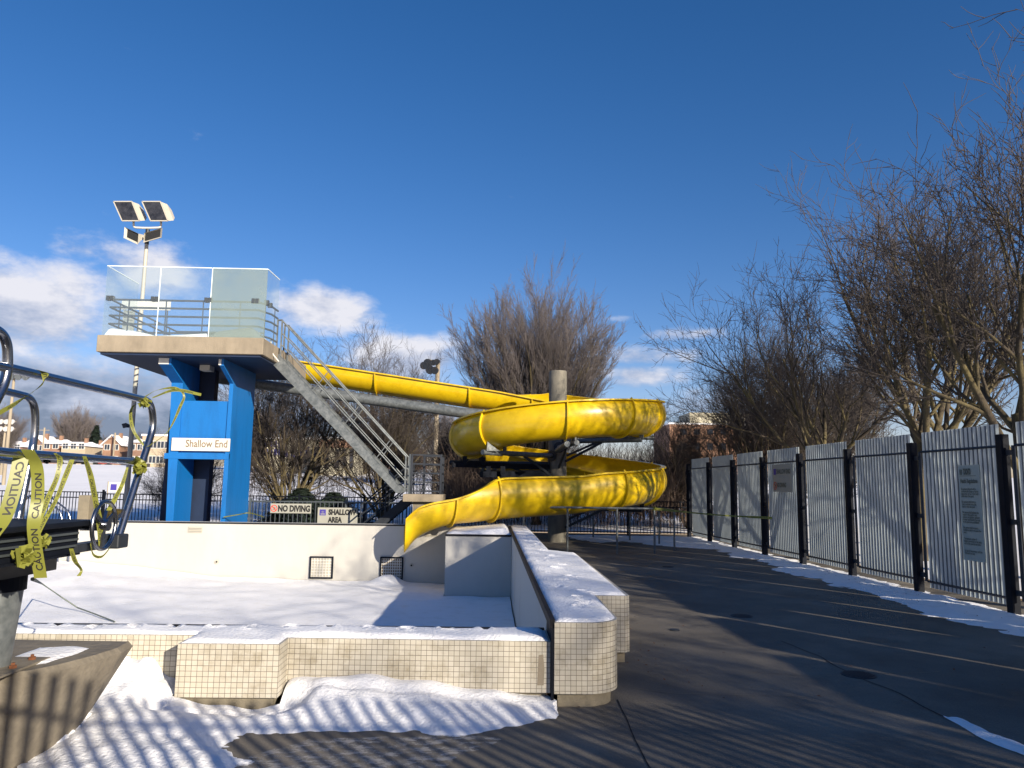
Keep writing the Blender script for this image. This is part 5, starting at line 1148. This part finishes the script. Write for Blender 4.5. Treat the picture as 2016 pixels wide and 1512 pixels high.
# thicket beyond the fence
rr = random.Random(3); lst = []
for _ in range(5200):
    x = rr.uniform(-2.2, 9); y = rr.uniform(29, 37); 
    if rr.random() < .2: x = rr.uniform(-16, 16); y = rr.uniform(36, 46)
    h = rr.uniform(.9, 3.0) * (1.1 if y > 33 else .75); a = rr.uniform(0, 6.28); l_ = rr.uniform(.1, .9); p = V((x, y, zt(x, y) + rr.uniform(0, 1.2))); q = p + V((math.cos(a) * l_ * .4, math.sin(a) * l_ * .4, h * .55)); e_ = p + V((math.cos(a + .4) * l_ * 1.4, math.sin(a + .4) * l_ * 1.4, h))
    lst.append(([p, q, e_], .011, .004))
    for _ in range(2):
        b = rr.uniform(0, 6.28); c_ = p.lerp(e_, rr.uniform(.3, .8)); lst.append(([c_, c_ + V((math.cos(b) * .25, math.sin(b) * .25, .15)), c_ + V((math.cos(b) * .5, math.sin(b) * .5, .4))], .006, .003))
a, b = tubes_np(lst, 3); tag(np_obj('thicket', a, b, 'thick', None), 'brown leafless thicket massed beyond the picket fence', 'shrubs', kind='stuff')
# evergreens
def evergreen(name, lab, loc, h, r_, n, seed, snow=0):
    rr = random.Random(seed); t = thing(name, loc, lab, 'evergreen'); loc = V(loc)
    MB().tube([loc, loc + V((0, 0, h * .95))], [.05 * h / 3, .01], 6).build('trunk', 'bark', t)
    Vv = []; Ff = []
    for _ in range(n):
        u = rr.random() ** 1.3; z = u * h; rad = r_ * (1 - u) * rr.uniform(.25, 1.05) * (1 + .25 * math.sin(u * 40)); a = rr.uniform(0, 6.28); c_ = V((math.cos(a) * rad, math.sin(a) * rad, z + .1)); d = V((math.cos(a), math.sin(a), -.25 + rr.uniform(-.3, .3))) * r_ * rr.uniform(.1, .22); s = V((-math.sin(a), math.cos(a), rr.uniform(-.3, .3))) * r_ * .05
        o_ = len(Vv); Vv += [c_ - s, c_ + s, c_ + s * .6 + d, c_ - s * .6 + d]; Ff.append((o_, o_ + 1, o_ + 2, o_ + 3))
    np_obj('crown', np.array([tuple(v) for v in Vv]), np.array(Ff), 'ever', t, False); return t
x = (198 - 966) / F * 215; evergreen('spruce', 'dark pointed spruce on the far skyline', (x, 215, zt(x, 215)), 11, 3.4, 5000, 2)
evergreen('yew_bush', 'low dark evergreen bush behind the NO DIVING sign', UY(590, 1040, 28.6).to_2d().to_3d(), 1.35, 1.35, 9000, 4); evergreen('yew_bush', 'low dark evergreen bush behind the SHALLOW AREA sign', UY(655, 1040, 29.6).to_2d().to_3d(), 1.2, 1.3, 9000, 6)

# ------------------------------------------------------------------ houses and buildings far off
def house(px0, px1, y, h, lab, wall='brick', gable=False, roofh=2.2, snow=True, flat=False, nwin=3):
    x0, x1 = (px0 - 966) / F * y, (px1 - 966) / F * y; xm_ = (x0 + x1) / 2; z = zt(xm_, y) - .2; D = 8
    roofh *= .75
    t = thing('flat_roofed_building' if flat else 'house', (xm_, y, z), lab, 'house')
    w_ = MB().box((x0, y, z), (x1, y + D, z + h)); 
    if gable and not flat: w_.add([(x0, y, z + h), (x1, y, z + h), (xm_, y, z + h + roofh), (x0, y + .2, z + h), (x1, y + .2, z + h), (xm_, y + .2, z + h + roofh)], [(0, 1, 2), (5, 4, 3), (0, 3, 4, 1), (1, 4, 5, 2), (2, 5, 3, 0)])
    w_.build('wall', wall, t)
    if flat: MB().box((x0 - .2, y - .2, z + h), (x1 + .2, y + D, z + h + .35)).build('roof', 'snowfield', t)
    elif gable:
        m = MB()
        for xs_ in (x0 - .5, x1 + .5): m.add([(xs_, y - .5, z + h - .3), (xm_, y - .5, z + h + roofh + .1), (xm_, y + D, z + h + roofh + .1), (xs_, y + D, z + h - .3), (xs_, y - .5, z + h - .1), (xm_, y - .5, z + h + roofh + .35), (xm_, y + D, z + h + roofh + .35), (xs_, y + D, z + h - .1)], [(0, 1, 2, 3), (4, 5, 6, 7), (0, 1, 5, 4), (0, 3, 7, 4)])
        m.build('roof', 'snowfield', t)
    else:
        MB().add([(x0 - .5, y - .5, z + h), (x1 + .5, y - .5, z + h), (x1 - .5, y + D / 2, z + h + roofh), (x0 + .5, y + D / 2, z + h + roofh), (x0 - .5, y + D, z + h), (x1 + .5, y + D, z + h)], [(0, 1, 2, 3), (3, 2, 5, 4), (0, 3, 4), (1, 5, 2), (0, 4, 5, 1)]).build('roof', 'snowfield' if snow else 'roof', t)
    for r_ in range(2 if h > 4.5 else 1):
        for k in range(nwin):
            wx = x0 + (x1 - x0) * (k + .5) / nwin; wz = z + .9 + r_ * 2.9
            f = MB().box((wx - .75, y - .06, wz), (wx + .75, y - .001, wz + 1.5)).build('window', 'white', t); MB().box((wx - .6, y - .075, wz + .12), (wx - .05, y - .062, wz + 1.38)).box((wx + .05, y - .075, wz + .12), (wx + .6, y - .062, wz + 1.38)).build('pane', 'winm', f)
    MB().box((x0 + .8, y - .05, z), (x0 + 1.8, y - .002, z + 2.2)).build('door', 'roof', t)
    if not flat: MB().box((x1 - 2, y + 3, z + h), (x1 - 1.3, y + 3.7, z + h + roofh + .9)).build('chimney', 'brick', t)
house(66, 103, 205, 5.2, 'dark gabled house with big snowy roof at far left', 'brick2', True, 3.2)
house(98, 131, 192, 5.0, 'red brick house with snowy hip roof left of the tan house', 'brick', False, 1.8, nwin=2)
house(134, 180, 190, 4.6, 'low tan house with snowy roof in the far street', 'tanw', False, 1.6)
house(104, 142, 222, 8.0, 'white topped house behind the brick houses', 'creamw', False, 1.0)
house(182, 208, 200, 4.6, 'pale wall house left of the red gabled house', 'creamw', False, 1.5, nwin=2)
house(213, 246, 190, 5.2, 'red brick house with a pointed snowy gable', 'brick', True, 2.8, nwin=2)
house(262, 292, 185, 5.6, 'brown house just right of the light mast', 'brick2', False, 1.6, nwin=2)
house(288, 345, 150, 6.2, 'tan brick flats beside the blue tower', 'tanw', flat=True, nwin=4)
house(0, 60, 200, 4.6, 'brown house behind the far left poles', 'brick2', False, 2.2, nwin=3)
def block(px0, px1, pyt, y, lab, wall, wins, band=None, name='office_building', upper=None):
    a, b = UY(px0, pyt, y), UY(px1, pyt, y); z = zt(a.x, y) - .5; t = thing(name, ((a.x + b.x) / 2, y, z), lab, 'building')
    MB().box((a.x, y, z), (b.x, y + 15, a.z)).build('wall', wall, t); MB().box((a.x - .2, y - .2, a.z), (b.x + .2, y + 15, a.z + .3)).build('roof', 'snowfield', t)
    for (wx0, wx1, wy0, wy1, mm) in wins:
        p, q = UY(wx0, wy0, y), UY(wx1, wy1, y); f = MB().box((p.x, y - .08, q.z), (q.x, y - .002, p.z)).build('window', mm, t)
        MB().box((p.x + .12, y - .095, q.z + .12), (q.x - .12, y - .082, p.z - .12)).build('pane', 'winm' if mm != 'winp' else 'winp', f)
    if band: p, q = UY(px0, band[0], y), UY(px1, band[1], y); MB().box((a.x - .05, y - .3, q.z), (b.x + .05, y - .1, p.z)).build('brick_band', 'brick', t)
    if upper: p, q = UY(upper[0], upper[2], y + 3), UY(upper[1], pyt, y + 3); MB().box((p.x, y + 3, a.z + .31), (q.x, y + 12, p.z)).build('upper_block', 'creamw', t)
    return t
block(517, 640, 864, 120, 'long cream building with purple windows behind the bare tree', 'creamw', [(x, x + 5, y0, y0 + 12, 'winp') for y0 in (868, 884) for x in range(522, 550, 9)] + [(560 + 14 * k, 566 + 14 * k, 880, 900, 'winp') for k in range(5)])
block(630, 700, 864, 112, 'cream building with red brick band and tall dark windows', 'creamw', [(x, x + 6, 884, 922, 'roof') for x in (640, 661, 675, 689)], band=(866, 882), name='school_building')
block(1318, 1570, 835, 150, 'large red brick block with pale upper storey behind trees', 'brick', [(1340 + 26 * k, 1352 + 26 * k, 845, 856, 'roof') for k in range(9)] + [(1340 + 26 * k, 1352 + 26 * k, 872, 886, 'roof') for k in range(9)], upper=(1358, 1480, 812), name='brick_building')
block(660, 830, 880, 170, 'low red brick building behind the staircase', 'brick2', [(690 + 20 * k, 700 + 20 * k, 890, 900, 'roof') for k in range(6)], name='brick_building')
# street poles and parked cars
for px, pyt, lb in ((88, 842, 'left wooden utility pole in the far street'), (227, 852, 'right wooden utility pole in the far street')):
    p = UY(px, pyt, 188); t = thing('utility_pole', (p.x, 188, zt(p.x, 188)), lb, 'utility pole', 'utility poles in the far street'); MB().tube([(p.x, 188, zt(p.x, 188)), (p.x, 188, p.z)], .2, 8).build('pole', 'wood', t); MB().bar((p.x - 1.2, 188, p.z - .6), (p.x + 1.2, 188, p.z - .6), .15, .15).build('cross_arm', 'wood', t)
def car(x, y, m_, lb):
    z = zt(x, y); t = thing('parked_car', (x, y, z), lb, 'car', 'cars parked in the far street')
    pr = [(-2.2, .3), (2.2, .3), (2.2, .8), (1.4, .95), (.8, 1.45), (-1.2, 1.5), (-2.0, 1.0), (-2.2, .9)]
    MB().loft([(x + a, y, z + b) for a, b in pr], [(x + a, y + 1.7, z + b) for a, b in pr]).build('body', m_, t)
    MB().add([(x + a, y - .01, z + b) for a, b in ((-1.7, 1.0), (1.1, .98), (.7, 1.38), (-1.1, 1.42))], [(0, 1, 2, 3)]).build('side_window', 'winm', t)
    for dx in (-1.35, 1.35): MB().tube([(x + dx, y - .05, z + .32), (x + dx, y + .2, z + .32)], .33, 12).build('wheel', 'tyre', t)
for i, (px, mm, lb) in enumerate(((98, 'car1', 'dark parked car left of the other parked cars'), (120, 'car1', 'black parked car below the brick hip roofed house'), (150, 'car2', 'silver parked car in front of the tan house'), (168, 'car1', 'dark car parked at the right end of the tan house'), (188, 'car2', 'silver parked car left of the red gabled house'), (215, 'car3', 'dark red car parked before the red gabled house'))): car((px - 966) / F * 180, 180, MT[mm], lb)
print('objects', len(bpy.data.objects))
